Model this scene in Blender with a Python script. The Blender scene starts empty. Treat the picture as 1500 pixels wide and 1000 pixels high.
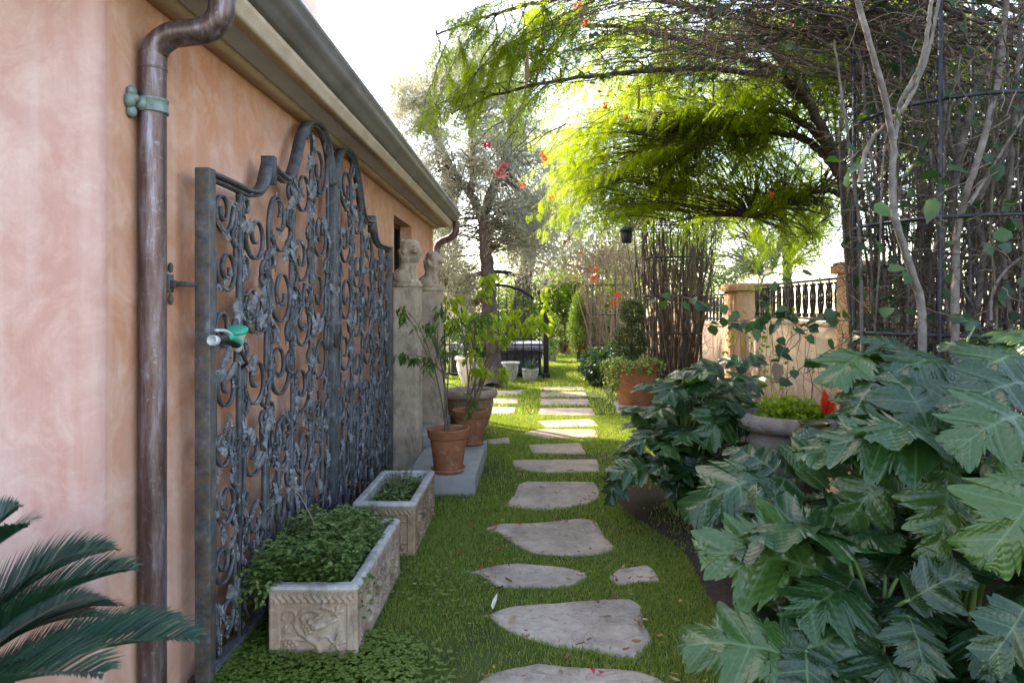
import bpy, math, random
import numpy as np
from mathutils import Vector, Matrix
R = math.radians
rng = np.random.default_rng(11)
random.seed(11)
sc = bpy.context.scene
COL = sc.collection
# ---------------------------------------------------------------- camera, sky, sun
cam_d = bpy.data.cameras.new('camera'); cam = bpy.data.objects.new('camera', cam_d); COL.objects.link(cam)
cam.location = (0, 0, 1.5); cam.rotation_euler = (R(90), 0, 0)
cam_d.sensor_width = 36; cam_d.lens = 24.0
cam_d.shift_x = -28/1500; cam_d.shift_y = -50/1500
cam_d.clip_end = 2000; cam_d.clip_start = .05
cam_d.dof.use_dof = True; cam_d.dof.focus_distance = 3.6; cam_d.dof.aperture_fstop = 5.0
sc.camera = cam
SUN_EL, SUN_AZ = 42.0, 45.0            # degrees; azimuth to the left of straight ahead
W = bpy.data.worlds.new('World'); sc.world = W; W.use_nodes = True
nt = W.node_tree; nt.nodes.clear()
sky = nt.nodes.new('ShaderNodeTexSky'); sky.sky_type = 'NISHITA'; sky.sun_disc = False
sky.sun_elevation = R(SUN_EL); sky.sun_rotation = R(-SUN_AZ)
sky.air_density = 1.0; sky.dust_density = 1.2; sky.ozone_density = 1.0; sky.altitude = 100
bg = nt.nodes.new('ShaderNodeBackground'); bg.inputs[1].default_value = 0.15
wo = nt.nodes.new('ShaderNodeOutputWorld')
nt.links.new(sky.outputs[0], bg.inputs[0]); nt.links.new(bg.outputs[0], wo.inputs[0])
sd = bpy.data.lights.new('sun', 'SUN'); sd.energy = 2.1; sd.angle = R(.5); sd.color = (1, .93, .82)
so = bpy.data.objects.new('sun', sd); COL.objects.link(so)
to_sun = Vector((-math.sin(R(SUN_AZ))*math.cos(R(SUN_EL)), math.cos(R(SUN_AZ))*math.cos(R(SUN_EL)), math.sin(R(SUN_EL))))
so.rotation_euler = to_sun.to_track_quat('Z', 'Y').to_euler(); so.location = (-8, 8, 12)
vs = sc.view_settings; vs.view_transform = 'Standard'; vs.look = 'None'; vs.exposure = 2.9; vs.gamma = 1; vs.use_curve_mapping = False
vs.use_white_balance = True; vs.white_balance_temperature = 8000; vs.white_balance_tint = 12   # camera set for open shade
sc.render.engine = 'CYCLES'
cy = sc.cycles; cy.use_denoising = True; cy.max_bounces = 6; cy.diffuse_bounces = 3; cy.glossy_bounces = 2
cy.transmission_bounces = 4; cy.transparent_max_bounces = 4; cy.sample_clamp_indirect = 6; cy.caustics_reflective = False; cy.caustics_refractive = False

# ---------------------------------------------------------------- helpers
FP, U0, V0, HC = 1000.0, 778.0, 450.0, 1.5     # focal length and vanishing point in photo pixels, eye height
def at(u, v, Y): return np.array([(u-U0)/FP*Y, Y, HC-(v-V0)/FP*Y])
def gnd(u, v, z=0.0):
    Y = FP*(HC-z)/(v-V0); return np.array([(u-U0)/FP*Y, Y, z])
def nrm(a): 
    a = np.asarray(a, float); return a/np.maximum(np.linalg.norm(a, axis=-1, keepdims=True), 1e-9)
def rdir(n): return nrm(rng.normal(size=(n, 3)))
def U(a, b, n=None): return rng.uniform(a, b, n)
def wloc(o):
    v = Vector((0, 0, 0))
    while o is not None: v += o.location; o = o.parent
    return v
def mesh_np(name, v, q, t):
    me = bpy.data.meshes.new(name)
    v = np.asarray(v, np.float32); nq, ntri = len(q), len(t)
    me.vertices.add(len(v)); me.vertices.foreach_set('co', v.ravel())
    loops = np.concatenate([np.asarray(q, np.int32).ravel(), np.asarray(t, np.int32).ravel()]).astype(np.int32)
    me.loops.add(len(loops)); me.loops.foreach_set('vertex_index', loops)
    me.polygons.add(nq+ntri)
    st = np.concatenate([np.arange(nq)*4, nq*4+np.arange(ntri)*3]).astype(np.int32)
    me.polygons.foreach_set('loop_start', st)
    me.update(calc_edges=True); me.validate()
    return me
class MB:
    def __init__(s): s.v, s.q, s.t, s.n = [], [], [], 0
    def add(s, v, q=None, t=None):
        v = np.asarray(v, float).reshape(-1, 3)
        if q is not None and len(q): s.q.append(np.asarray(q).reshape(-1, 4)+s.n)
        if t is not None and len(t): s.t.append(np.asarray(t).reshape(-1, 3)+s.n)
        s.v.append(v); s.n += len(v); return s
    def arrays(s):
        v = np.concatenate(s.v) if s.v else np.zeros((0, 3))
        q = np.concatenate(s.q) if s.q else np.zeros((0, 4), int)
        t = np.concatenate(s.t) if s.t else np.zeros((0, 3), int)
        return v, q, t
    def build(s, name, mat, parent=None, smooth=False, bevel=0, origin=None):
        v, q, t = s.arrays()
        if parent is not None: off = np.array(wloc(parent))
        elif origin is not None: off = np.array(origin, float)
        else: off = np.array([(v[:, 0].min()+v[:, 0].max())/2, (v[:, 1].min()+v[:, 1].max())/2, v[:, 2].min()])
        me = mesh_np(name, v-off, q, t)
        if smooth: me.polygons.foreach_set('use_smooth', np.ones(len(me.polygons), bool))
        me.materials.append(mat)
        o = bpy.data.objects.new(name, me); COL.objects.link(o)
        if parent is not None: o.parent = parent
        else: o.location = off
        if bevel:
            b = o.modifiers.new('bevel', 'BEVEL'); b.width = bevel; b.segments = 2; b.limit_method = 'ANGLE'; b.angle_limit = R(40)
        return o
    # shapes
    def box(s, lo, hi):
        x0, y0, z0 = lo; x1, y1, z1 = hi
        v = [(x0,y0,z0),(x1,y0,z0),(x1,y1,z0),(x0,y1,z0),(x0,y0,z1),(x1,y0,z1),(x1,y1,z1),(x0,y1,z1)]
        return s.add(v, [(0,3,2,1),(4,5,6,7),(0,1,5,4),(1,2,6,5),(2,3,7,6),(3,0,4,7)])
    def frustum(s, c, z0, z1, a0, b0, a1, b1):
        x, y = c
        v = [(x-a0,y-b0,z0),(x+a0,y-b0,z0),(x+a0,y+b0,z0),(x-a0,y+b0,z0),(x-a1,y-b1,z1),(x+a1,y-b1,z1),(x+a1,y+b1,z1),(x-a1,y+b1,z1)]
        return s.add(v, [(0,3,2,1),(4,5,6,7),(0,1,5,4),(1,2,6,5),(2,3,7,6),(3,0,4,7)])
    def lathe(s, prof, n=32, c=(0, 0), z0=0.0, cap=True, wob=None):
        prof = np.asarray(prof, float); m = len(prof)
        a = np.arange(n)/n*2*math.pi
        r = prof[:, 0][:, None]*np.ones(n)
        if wob is not None: r = r*wob(a[None, :], prof[:, 1][:, None])
        v = np.stack([c[0]+r*np.cos(a), c[1]+r*np.sin(a), z0+prof[:, 1][:, None]*np.ones(n)], -1).reshape(-1, 3)
        i, j = np.meshgrid(np.arange(m-1), np.arange(n), indexing='ij'); j2 = (j+1) % n
        q = np.stack([i*n+j, i*n+j2, (i+1)*n+j2, (i+1)*n+j], -1).reshape(-1, 4)
        s.add(v, q)
        if cap:
            for k, rev in ((0, True), (m-1, False)):
                if prof[k, 0] > 1e-4:
                    ring = v[k*n:(k+1)*n]; cc = ring.mean(0)
                    jj = np.arange(n); tt = np.stack([np.full(n, n), jj, (jj+1) % n], -1)
                    if rev: tt = tt[:, ::-1]
                    s.add(np.vstack([ring, cc]), None, tt)
        return s
    def tubes(s, P, Rr, n=5):
        P = np.asarray(P, float)
        if P.ndim == 2: P = P[None]
        M, N, _ = P.shape
        Rr = np.broadcast_to(np.asarray(Rr, float), (M, N))
        T = nrm(np.gradient(P, axis=1))
        # parallel transport, vectorised over tubes
        ref = np.where((np.abs(T[:, 0, 2]) < .9)[:, None], np.array([0, 0, 1.]), np.array([1., 0, 0]))
        u = np.zeros_like(P); cur = nrm(np.cross(np.cross(T[:, 0], ref), T[:, 0]))
        for k in range(N):
            cur = nrm(cur-(cur*T[:, k]).sum(-1, keepdims=True)*T[:, k]); u[:, k] = cur
        w = np.cross(T, u)
        a = np.arange(n)/n*2*math.pi
        v = P[:, :, None]+Rr[:, :, None, None]*(np.cos(a)[:, None]*u[:, :, None]+np.sin(a)[:, None]*w[:, :, None])
        i, k, j = np.meshgrid(np.arange(M), np.arange(N-1), np.arange(n), indexing='ij'); j2 = (j+1) % n
        b = i*N*n
        q = np.stack([b+k*n+j, b+k*n+j2, b+(k+1)*n+j2, b+(k+1)*n+j], -1).reshape(-1, 4)
        t = None
        if n > 3:
            ii = np.arange(M)*N*n; caps = []
            for base in (ii, ii+(N-1)*n):
                for c in range(1, n-1): caps.append(np.stack([base, base+c, base+c+1], -1))
            t = np.concatenate(caps)
        return s.add(v.reshape(-1, 3), q, t)
    def flat(s, P, nin, d, th):
        """flat iron bar: path P (N,3) in a plane x = const, nin in-plane normals, d width across the plane (x), th thickness"""
        N = len(P); X = np.array([1., 0, 0])
        v = np.stack([P+nin*th/2+X*d/2, P-nin*th/2+X*d/2, P-nin*th/2-X*d/2, P+nin*th/2-X*d/2], 1).reshape(-1, 3)
        k, j = np.meshgrid(np.arange(N-1), np.arange(4), indexing='ij'); j2 = (j+1) % 4
        q = np.stack([k*4+j, k*4+j2, (k+1)*4+j2, (k+1)*4+j], -1).reshape(-1, 4)
        q = np.vstack([q, [[0, 3, 2, 1]], [[(N-1)*4, (N-1)*4+1, (N-1)*4+2, (N-1)*4+3]]])
        return s.add(v, q)
    def leaves(s, P, D, N, L, Wd, fold=.15, oval=False, droop=0.0):
        P = np.asarray(P, float); D = nrm(D); N = np.asarray(N, float)
        S = nrm(np.cross(D, N)); N = np.cross(S, D)
        M = len(P); L = np.broadcast_to(L, M)[:, None]; Wd = np.broadcast_to(Wd, M)[:, None]
        dz = np.array([0, 0, -1.])*droop*L
        if not oval:
            v = np.stack([P, P+D*L*.42+S*Wd/2+N*Wd*fold+dz*.3, P+D*L+dz, P+D*L*.42-S*Wd/2+N*Wd*fold+dz*.3], 1)
            k = np.arange(M)*4
            return s.add(v.reshape(-1, 3), None, np.vstack([np.stack([k, k+1, k+2], -1), np.stack([k, k+2, k+3], -1)]))
        f = N*Wd*fold
        v = np.stack([P, P+D*L*.18+S*Wd*.46+f+dz*.1, P+D*L*.55+S*Wd*.44+f+dz*.4, P+D*L+dz, P+D*L*.55-S*Wd*.44+f+dz*.4, P+D*L*.18-S*Wd*.46+f+dz*.1], 1)
        k = np.arange(M)*6
        return s.add(v.reshape(-1, 3), np.vstack([np.stack([k, k+1, k+2, k+3], -1), np.stack([k, k+3, k+4, k+5], -1)]))
    def ell(s, c, r, rot=None, nu=12, nv=16):
        th = np.linspace(0, math.pi, nu+1); ph = np.arange(nv)/nv*2*math.pi
        v = np.stack([np.sin(th)[:, None]*np.cos(ph), np.sin(th)[:, None]*np.sin(ph), np.cos(th)[:, None]*np.ones(nv)], -1).reshape(-1, 3)*np.asarray(r)
        if rot is not None: v = v@np.array(rot).T
        i, j = np.meshgrid(np.arange(nu), np.arange(nv), indexing='ij'); j2 = (j+1) % nv
        return s.add(v+np.asarray(c), np.stack([i*nv+j, (i+1)*nv+j, (i+1)*nv+j2, i*nv+j2], -1).reshape(-1, 4))
    def grid(s, X, Y, Z):
        a, b = X.shape
        i, j = np.meshgrid(np.arange(a-1), np.arange(b-1), indexing='ij')
        return s.add(np.stack([X, Y, Z], -1).reshape(-1, 3), np.stack([i*b+j, (i+1)*b+j, (i+1)*b+j+1, i*b+j+1], -1).reshape(-1, 4))
def smooth_path(pts, n=24):
    """Catmull-Rom through points"""
    p = np.asarray(pts, float); p = np.vstack([2*p[0]-p[1], p, 2*p[-1]-p[-2]])
    m = len(p)-3; out = []
    ts = np.linspace(0, m, n)
    for t in ts:
        k = min(int(t), m-1); f = t-k; a, b, c, d = p[k], p[k+1], p[k+2], p[k+3]
        out.append(.5*((2*b)+(-a+c)*f+(2*a-5*b+4*c-d)*f*f+(-a+3*b-3*c+d)*f**3))
    return np.array(out)
def bez(a, b, c, n):
    t = np.linspace(0, 1, n)[:, None] if np.ndim(a) == 1 else np.linspace(0, 1, n)[None, :, None]
    if np.ndim(a) > 1: a, b, c = a[:, None], b[:, None], c[:, None]
    return (1-t)**2*a+2*t*(1-t)*b+t*t*c
def tag(o, label, cat, group=None, kind=None):
    if label: o['label'] = label
    if cat: o['category'] = cat
    if group: o['group'] = group
    if kind: o['kind'] = kind
    return o
def thing(name, loc, label, cat, group=None):
    o = bpy.data.objects.new(name, None); COL.objects.link(o); o.location = Vector([float(x) for x in loc]); o.empty_display_size = .1
    return tag(o, label, cat, group)
def dup(o, parent=None):
    c = o.copy(); COL.objects.link(c)
    if parent is not None: c.parent = parent
    for ch in list(o.children): dup(ch, c)
    return c
def child_copy(name, me, parent, M):
    o = bpy.data.objects.new(name, me); COL.objects.link(o); o.parent = parent; o.matrix_basis = M; return o

# ---------------------------------------------------------------- materials
class NT:
    def __init__(s, name):
        s.m = bpy.data.materials.new(name); s.m.use_nodes = True; s.t = s.m.node_tree; s.t.nodes.clear()
        s.out = s.n('ShaderNodeOutputMaterial'); s.p = s.n('ShaderNodeBsdfPrincipled'); s.l(s.p.outputs[0], s.out.inputs[0])
        s.tc = s.n('ShaderNodeTexCoord')
    def n(s, t): return s.t.nodes.new(t)
    def l(s, a, b): s.t.links.new(a, b)
    def noise(s, scale, detail=5, rough=.6, stretch=None, dist=0.0, coord='Object'):
        x = s.n('ShaderNodeTexNoise'); x.inputs['Scale'].default_value = scale; x.inputs['Detail'].default_value = detail
        x.inputs['Roughness'].default_value = rough; x.inputs['Distortion'].default_value = dist
        src = s.tc.outputs[coord] if coord != 'World' else s.geo_pos()
        if stretch is not None:
            mp = s.n('ShaderNodeMapping'); mp.inputs['Scale'].default_value = stretch; s.l(src, mp.inputs[0]); src = mp.outputs[0]
        s.l(src, x.inputs[0]); return x.outputs[0]
    def geo_pos(s):
        g = s.n('ShaderNodeNewGeometry'); return g.outputs['Position']
    def island(s):
        g = s.n('ShaderNodeNewGeometry'); return g.outputs['Random Per Island']
    def ramp(s, fac, stops):
        r = s.n('ShaderNodeValToRGB'); e = r.color_ramp.elements
        while len(e) < len(stops): e.new(.5)
        for k, (p, c) in enumerate(stops): e[k].position = p; e[k].color = (*c, 1) if len(c) == 3 else c
        s.l(fac, r.inputs[0]); return r.outputs[0]
    def mix(s, fac, a, b, mode='MIX'):
        m = s.n('ShaderNodeMix'); m.data_type = 'RGBA'; m.blend_type = mode
        for sock, val in ((m.inputs[0], fac), (m.inputs[6], a), (m.inputs[7], b)):
            if hasattr(val, 'is_linked'): s.l(val, sock)
            elif isinstance(val, (int, float)): sock.default_value = val
            else: sock.default_value = (*val, 1)
        return m.outputs[2]
    def math(s, op, a, b=None):
        m = s.n('ShaderNodeMath'); m.operation = op
        for k, val in enumerate((a, b)):
            if val is None: continue
            if hasattr(val, 'is_linked'): s.l(val, m.inputs[k])
            else: m.inputs[k].default_value = val
        return m.outputs[0]
    def bump(s, h, strength=.3, dist=.01):
        b = s.n('ShaderNodeBump'); b.inputs['Strength'].default_value = strength; b.inputs['Distance'].default_value = dist
        s.l(h, b.inputs['Height']); s.l(b.outputs[0], s.p.inputs['Normal']); return b.outputs[0]
    def set(s, col=None, rough=None, metal=None, spec=None):
        for nm, val in (('Base Color', col), ('Roughness', rough), ('Metallic', metal), ('Specular IOR Level', spec)):
            if val is None: continue
            if hasattr(val, 'is_linked'): s.l(val, s.p.inputs[nm])
            else: s.p.inputs[nm].default_value = (*val, 1) if isinstance(val, tuple) else val
        return s
    def translucent(s, fac, col):
        t = s.n('ShaderNodeBsdfTranslucent')
        if hasattr(col, 'is_linked'): s.l(col, t.inputs[0])
        else: t.inputs[0].default_value = (*col, 1)
        m = s.n('ShaderNodeMixShader')
        if hasattr(fac, 'is_linked'): s.l(fac, m.inputs[0])
        else: m.inputs[0].default_value = fac
        s.l(s.p.outputs[0], m.inputs[1]); s.l(t.outputs[0], m.inputs[2]); s.l(m.outputs[0], s.out.inputs[0])
def simple(name, c1, c2, scale=8, rough=.7, metal=0, bump=.2, bdist=.005, spec=.3, bscale=None, coord='Object'):
    n = NT(name); f = n.noise(scale, coord=coord)
    n.set(n.ramp(f, [(.3, c1), (.7, c2)]), rough, metal, spec)
    if bump: n.bump(n.noise(bscale or scale*6, coord=coord), bump, bdist)
    return n.m
def leafm(name, stops, trans=.35, tcol=None, rough=.5, spec=.3):
    n = NT(name); i = n.island()
    c = n.ramp(i, [(k/max(1, len(stops)-1), x) for k, x in enumerate(stops)])
    n.set(c, rough, 0, spec)
    if tcol is None:
        tc = n.mix(1.0, c, (1.9, 2.2, .7), 'MULTIPLY')
    else: tc = tcol
    n.translucent(trans, tc); return n.m
M = {}
def plaster(name, a, b, c):
    n = NT(name)
    col = n.ramp(n.noise(1.1, 6, .62, coord='World'), [(.32, a), (.5, b), (.68, c)])
    col = n.mix(n.ramp(n.noise(5.0, 7, .7, coord='World', dist=.6), [(.45, (0,0,0)), (.75, (1,1,1))]), col, n.mix(.25, col, (.95, .8, .74)))
    st = n.noise(1.0, 5, .65, stretch=(9, 9, .5), coord='World')
    col = n.mix(n.math('MULTIPLY', n.ramp(st, [(.5, (0,0,0)), (.72, (1,1,1))]), .5), col, n.mix(.55, col, (.62, .5, .47)))
    col = n.mix(n.math('MULTIPLY', n.ramp(n.noise(14, 8, .75, coord='World'), [(.5, (0,0,0)), (.8, (1,1,1))]), .35), col, n.mix(.5, col, (.36, .2, .13)))
    n.set(col, .88, 0, .15)
    n.bump(n.math('ADD', n.math('MULTIPLY', n.noise(3.5, 4, coord='World'), 2.0), n.noise(55, 8, .75, coord='World')), .55, .007)
    return n.m
M['plaster'] = plaster('peach_plaster', (.45, .19, .105), (.5, .24, .155), (.5, .285, .23))
M['plaster_front'] = plaster('pink_plaster', (.44, .20, .16), (.48, .25, .215), (.51, .30, .275))
M['pale_upper'] = plaster('pale_upper_plaster', (.5, .37, .33), (.54, .42, .38), (.56, .45, .42))
M['garden_plaster'] = plaster('garden_plaster', (.46, .32, .225), (.54, .395, .29), (.58, .45, .35))
M['pier_plaster'] = plaster('pier_plaster', (.5, .26, .135), (.56, .32, .19), (.58, .38, .26))
M['back_plaster'] = plaster('back_plaster', (.5, .22, .1), (.58, .28, .15), (.6, .33, .2))
M['cornice'] = simple('cast_cornice', (.41, .30, .22), (.52, .415, .325), 6, .85, 0, .4, .004, bscale=120, coord='World')
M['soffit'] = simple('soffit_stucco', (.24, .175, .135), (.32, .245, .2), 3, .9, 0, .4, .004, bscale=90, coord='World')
M['gutter'] = simple('weathered_gutter', (.16, .142, .152), (.26, .236, .25), 3, .42, .3, .1, .002, coord='World')
M['tile'] = simple('roof_tile_clay', (.2, .11, .075), (.36, .22, .15), 9, .85, 0, .4, .006)
def copper():
    n = NT('patinated_copper')
    c = n.ramp(n.noise(5, 8, .7, stretch=(6, 6, .8), coord='World'), [(.35, (.07, .035, .03)), (.52, (.13, .085, .085)), (.72, (.26, .24, .31))])
    c = n.mix(n.ramp(n.noise(38, 6, .7, coord='World'), [(.58, (0,0,0)), (.72, (.6,.6,.6))]), c, (.28, .3, .36))
    n.set(c, .42, .55, .4); n.bump(n.noise(60, coord='World'), .12, .002); return n.m
M['copper'] = copper()
M['verdigris'] = simple('verdigris_bronze', (.11, .15, .14), (.22, .27, .26), 30, .6, .35, .3, .003)
def iron(name, rust):
    n = NT(name)
    c = n.ramp(n.noise(14, 8, .75, coord='World'), [(.35, (.035, .036, .042)), (.55, (.085, .09, .105)), (.72, (.2, .21, .24))])
    r = n.ramp(n.noise(22, 8, .8, coord='World', dist=.5), [(.56-rust, (0,0,0)), (.72-rust, (1,1,1))])
    c = n.mix(n.math('MULTIPLY', r, .75), c, (.14, .09, .045))
    n.set(c, .6, .25, .35); n.bump(n.noise(120, 6, coord='World'), .5, .002); return n.m
M['iron'] = iron('wrought_iron', .0); M['iron_rusty'] = iron('rusty_iron_frame', .1)
M['iron_leaf'] = simple('dusty_iron_leaf', (.075, .078, .09), (.26, .265, .29), 30, .65, .2, .4, .003, coord='World')
M['black_iron'] = simple('black_painted_iron', (.012, .012, .014), (.03, .03, .034), 20, .45, .2, .2, .002)
M['trellis'] = simple('blue_black_trellis_iron', (.018, .02, .028), (.045, .05, .065), 20, .5, .3, .3, .002)
def stone(name, a, b, c, white=.4, scale=5, bd=.008):
    n = NT(name)
    col = n.ramp(n.noise(scale, 8, .7), [(.3, a), (.52, b), (.72, c)])
    col = n.mix(n.math('MULTIPLY', n.ramp(n.noise(scale*3.3, 8, .75, dist=.8), [(.54, (0,0,0)), (.68, (1,1,1))]), white), col, (.52, .5, .47))
    col = n.mix(n.math('MULTIPLY', n.ramp(n.noise(scale*1.7, 6, .7, stretch=(1, 1, .35)), [(.5, (0,0,0)), (.68, (1,1,1))]), .65), col, (.085, .068, .052))
    n.set(col, .9, 0, .2); n.bump(n.noise(scale*9, 8, .7), .6, bd); return n.m
M['pillar'] = stone('weathered_limestone', (.25, .185, .135), (.38, .295, .225), (.46, .38, .31), .25)
M['trough'] = stone('carved_cast_stone', (.19, .13, .095), (.31, .22, .17), (.4, .315, .265), .4, 6, .005)
M['rim_stone'] = stone('worn_stone_rim', (.26, .24, .22), (.34, .32, .31), (.44, .43, .43), .5, 6, .004)
M['trough_brown'] = stone('brown_cast_stone', (.17, .105, .065), (.27, .18, .115), (.34, .25, .18), .25, 6, .005)
M['urn'] = stone('grey_stone_urn', (.14, .11, .095), (.21, .165, .145), (.27, .23, .215), .25, 6, .004)
M['mossy'] = stone('mossy_stone_bowl', (.2, .11, .07), (.24, .17, .1), (.12, .12, .05), .25, 6, .006)
M['white_pot'] = stone('white_glazed_pot', (.5, .47, .42), (.58, .56, .52), (.64, .62, .6), .2, 5, .002)
M['concrete'] = simple('grey_concrete', (.2, .19, .18), (.29, .285, .28), 3, .9, 0, .3, .003, bscale=60, coord='World')
def terra(name, k=1.0):
    n = NT(name)
    c = n.ramp(n.noise(4, 6, .65, stretch=(1, 1, 2)), [(.3, (.2*k, .07*k, .033*k)), (.7, (.33*k, .125*k, .062*k))])
    c = n.mix(n.math('MULTIPLY', n.ramp(n.noise(11, 8, .75), [(.52, (0,0,0)), (.68, (1,1,1))]), .5), c, (.42, .31, .25))
    n.set(c, .8, 0, .25); n.bump(n.noise(70), .2, .002); return n.m
M['terra'] = terra('terracotta'); M['terra_bright'] = terra('bright_terracotta', 1.5)
M['soil'] = simple('dark_soil', (.03, .022, .016), (.075, .055, .04), 30, .95, 0, .8, .02)
def flag():
    n = NT('pink_flagstone')
    oi = n.n('ShaderNodeObjectInfo')
    c = n.ramp(n.noise(4, 7, .65, coord='World', dist=.4), [(.3, (.25, .18, .135)), (.5, (.38, .285, .22)), (.7, (.46, .36, .28))])
    c = n.mix(oi.outputs['Random'], c, n.mix(.4, c, (.40, .37, .34)))
    c = n.mix(n.math('MULTIPLY', n.ramp(n.noise(1.7, 6, .7, coord='World'), [(.47, (0,0,0)), (.62, (1,1,1))]), .6), c, (.2, .165, .135))
    c = n.mix(n.math('MULTIPLY', n.ramp(n.noise(26, 8, .8, coord='World'), [(.5, (0,0,0)), (.7, (1,1,1))]), .4), c, (.15, .12, .1))
    c = n.mix(n.math('MULTIPLY', n.ramp(n.noise(9, 8, .75, coord='World', dist=1.2), [(.55, (0,0,0)), (.66, (1,1,1))]), .4), c, (.46, .4, .34))
    v = n.ramp(n.noise(2.6, 9, .62, stretch=(1, 1.8, 1), coord='World', dist=2.2), [(.488, (0,0,0)), (.5, (1,1,1)), (.512, (0,0,0))])
    c = n.mix(n.math('MULTIPLY', v, .6), c, (.11, .09, .08))
    n.set(c, .85, 0, .2)
    n.bump(n.math('ADD', n.math('MULTIPLY', n.noise(6, 8, .7, coord='World', dist=1.0), 2.0), n.math('SUBTRACT', n.noise(60, 6, coord='World'), n.math('MULTIPLY', v, .5))), .5, .012)
    return n.m
M['flag'] = flag()
def lawn():
    n = NT('lawn_ground')
    c = n.ramp(n.noise(2.5, 8, .7, coord='World'), [(.35, (.045, .055, .016)), (.55, (.06, .085, .02)), (.7, (.08, .062, .032))])
    n.set(c, .95, 0, .1); n.bump(n.noise(50, coord='World'), .8, .02); return n.m
M['lawn'] = lawn()
M['bark'] = simple('grey_brown_bark', (.06, .045, .035), (.14, .11, .09), 14, .9, 0, .8, .02)
M['olive_bark'] = simple('olive_bark', (.06, .05, .045), (.15, .125, .11), 10, .9, 0, .8, .02)
M['dark_bark'] = simple('dark_acacia_bark', (.035, .026, .019), (.075, .055, .04), 14, .9, 0, .6, .01)
M['vine'] = simple('grey_vine_bark', (.085, .068, .06), (.2, .17, .155), 18, .85, 0, .7, .006, coord='World')
M['vine_brown'] = simple('brown_vine_bark', (.07, .05, .038), (.16, .12, .09), 12, .9, 0, .6, .006, coord='World')
n = NT('dry_twigs'); n.set(n.ramp(n.island(), [(0, (.05, .036, .028)), (.5, (.11, .08, .062)), (1, (.2, .155, .125))]), .85, 0, .2); M['twig'] = n.m
n = NT('pale_twigs'); n.set(n.ramp(n.island(), [(0, (.12, .085, .06)), (.5, (.25, .18, .13)), (1, (.4, .31, .24))]), .85, 0, .2); M['twig_pale'] = n.m
M['grass'] = leafm('grass_blades', [(.085, .125, .028), (.125, .175, .038), (.165, .22, .05), (.2, .245, .065), (.35, .30, .16)], .48, rough=.5)
M['clover'] = leafm('clover_leaves', [(.09, .135, .022), (.115, .175, .03), (.15, .205, .045)], .35)
M['olive_leaf'] = leafm('olive_leaves', [(.13, .15, .09), (.21, .225, .15), (.31, .32, .25), (.4, .41, .35)], .5, (.46, .47, .34), rough=.4)
M['acacia_leaf'] = leafm('acacia_leaves', [(.10, .14, .013), (.17, .205, .018), (.24, .26, .026)], .74)
M['bg_leaf'] = leafm('background_leaves', [(.05, .085, .02), (.08, .13, .03), (.13, .17, .05)], .45)
M['hedge_leaf'] = leafm('yellow_green_leaves', [(.07, .12, .015), (.12, .18, .02), (.17, .21, .03)], .5)
M['pine_leaf'] = leafm('blue_green_needles', [(.025, .05, .03), (.05, .085, .05), (.07, .11, .065)], .3)
M['vine_leaf'] = leafm('vine_leaves', [(.018, .045, .022), (.026, .062, .028), (.05, .095, .032)], .3, rough=.4)
M['shrub_leaf'] = leafm('dark_shrub_leaves', [(.015, .04, .022), (.025, .06, .032), (.045, .085, .05)], .25, rough=.35)
M['topiary_leaf'] = leafm('topiary_leaves', [(.03, .045, .018), (.05, .07, .025), (.075, .09, .035)], .3, rough=.4)
M['ivy_leaf'] = leafm('variegated_ivy', [(.08, .13, .03), (.2, .24, .09), (.42, .42, .24)], .35)
M['lime_leaf'] = leafm('lime_leaves', [(.09, .15, .012), (.15, .21, .015), (.22, .26, .025)], .4)
M['mint_leaf'] = leafm('trough_herb_leaves', [(.05, .095, .022), (.08, .14, .032), (.115, .175, .05), (.16, .19, .075)], .3)
M['droop_leaf'] = leafm('drooping_leaves', [(.15, .2, .02), (.21, .26, .03), (.28, .31, .045)], .6)
M['droop_dark'] = leafm('dark_drooping_leaves', [(.035, .07, .015), (.055, .1, .02), (.09, .13, .03)], .4)
M['agave'] = leafm('agave_leaves', [(.05, .1, .06), (.08, .14, .09)], .1)
M['petal'] = leafm('bougainvillea_petals', [(.55, .02, .06), (.6, .03, .1), (.5, .02, .03)], .45, (.9, .06, .1))
M['petal_orange'] = leafm('orange_red_petals', [(.6, .06, .02), (.65, .1, .04)], .45, (.95, .2, .08))
M['petal_pink'] = leafm('pink_petals', [(.6, .1, .12), (.65, .2, .2)], .45, (.95, .4, .35))
M['dry_leaf'] = leafm('dry_leaves', [(.16, .075, .03), (.24, .13, .05), (.32, .21, .09), (.2, .16, .06)], .1)
n = NT('litter_leaves'); oi_ = n.n('ShaderNodeObjectInfo'); n.set(n.ramp(oi_.outputs['Random'], [(0, (.12, .06, .025)), (.4, (.22, .12, .05)), (.7, (.34, .22, .10)), (.9, (.3, .2, .04)), (1, (.13, .16, .05))]), .7, 0, .2); M['litter'] = n.m
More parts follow.
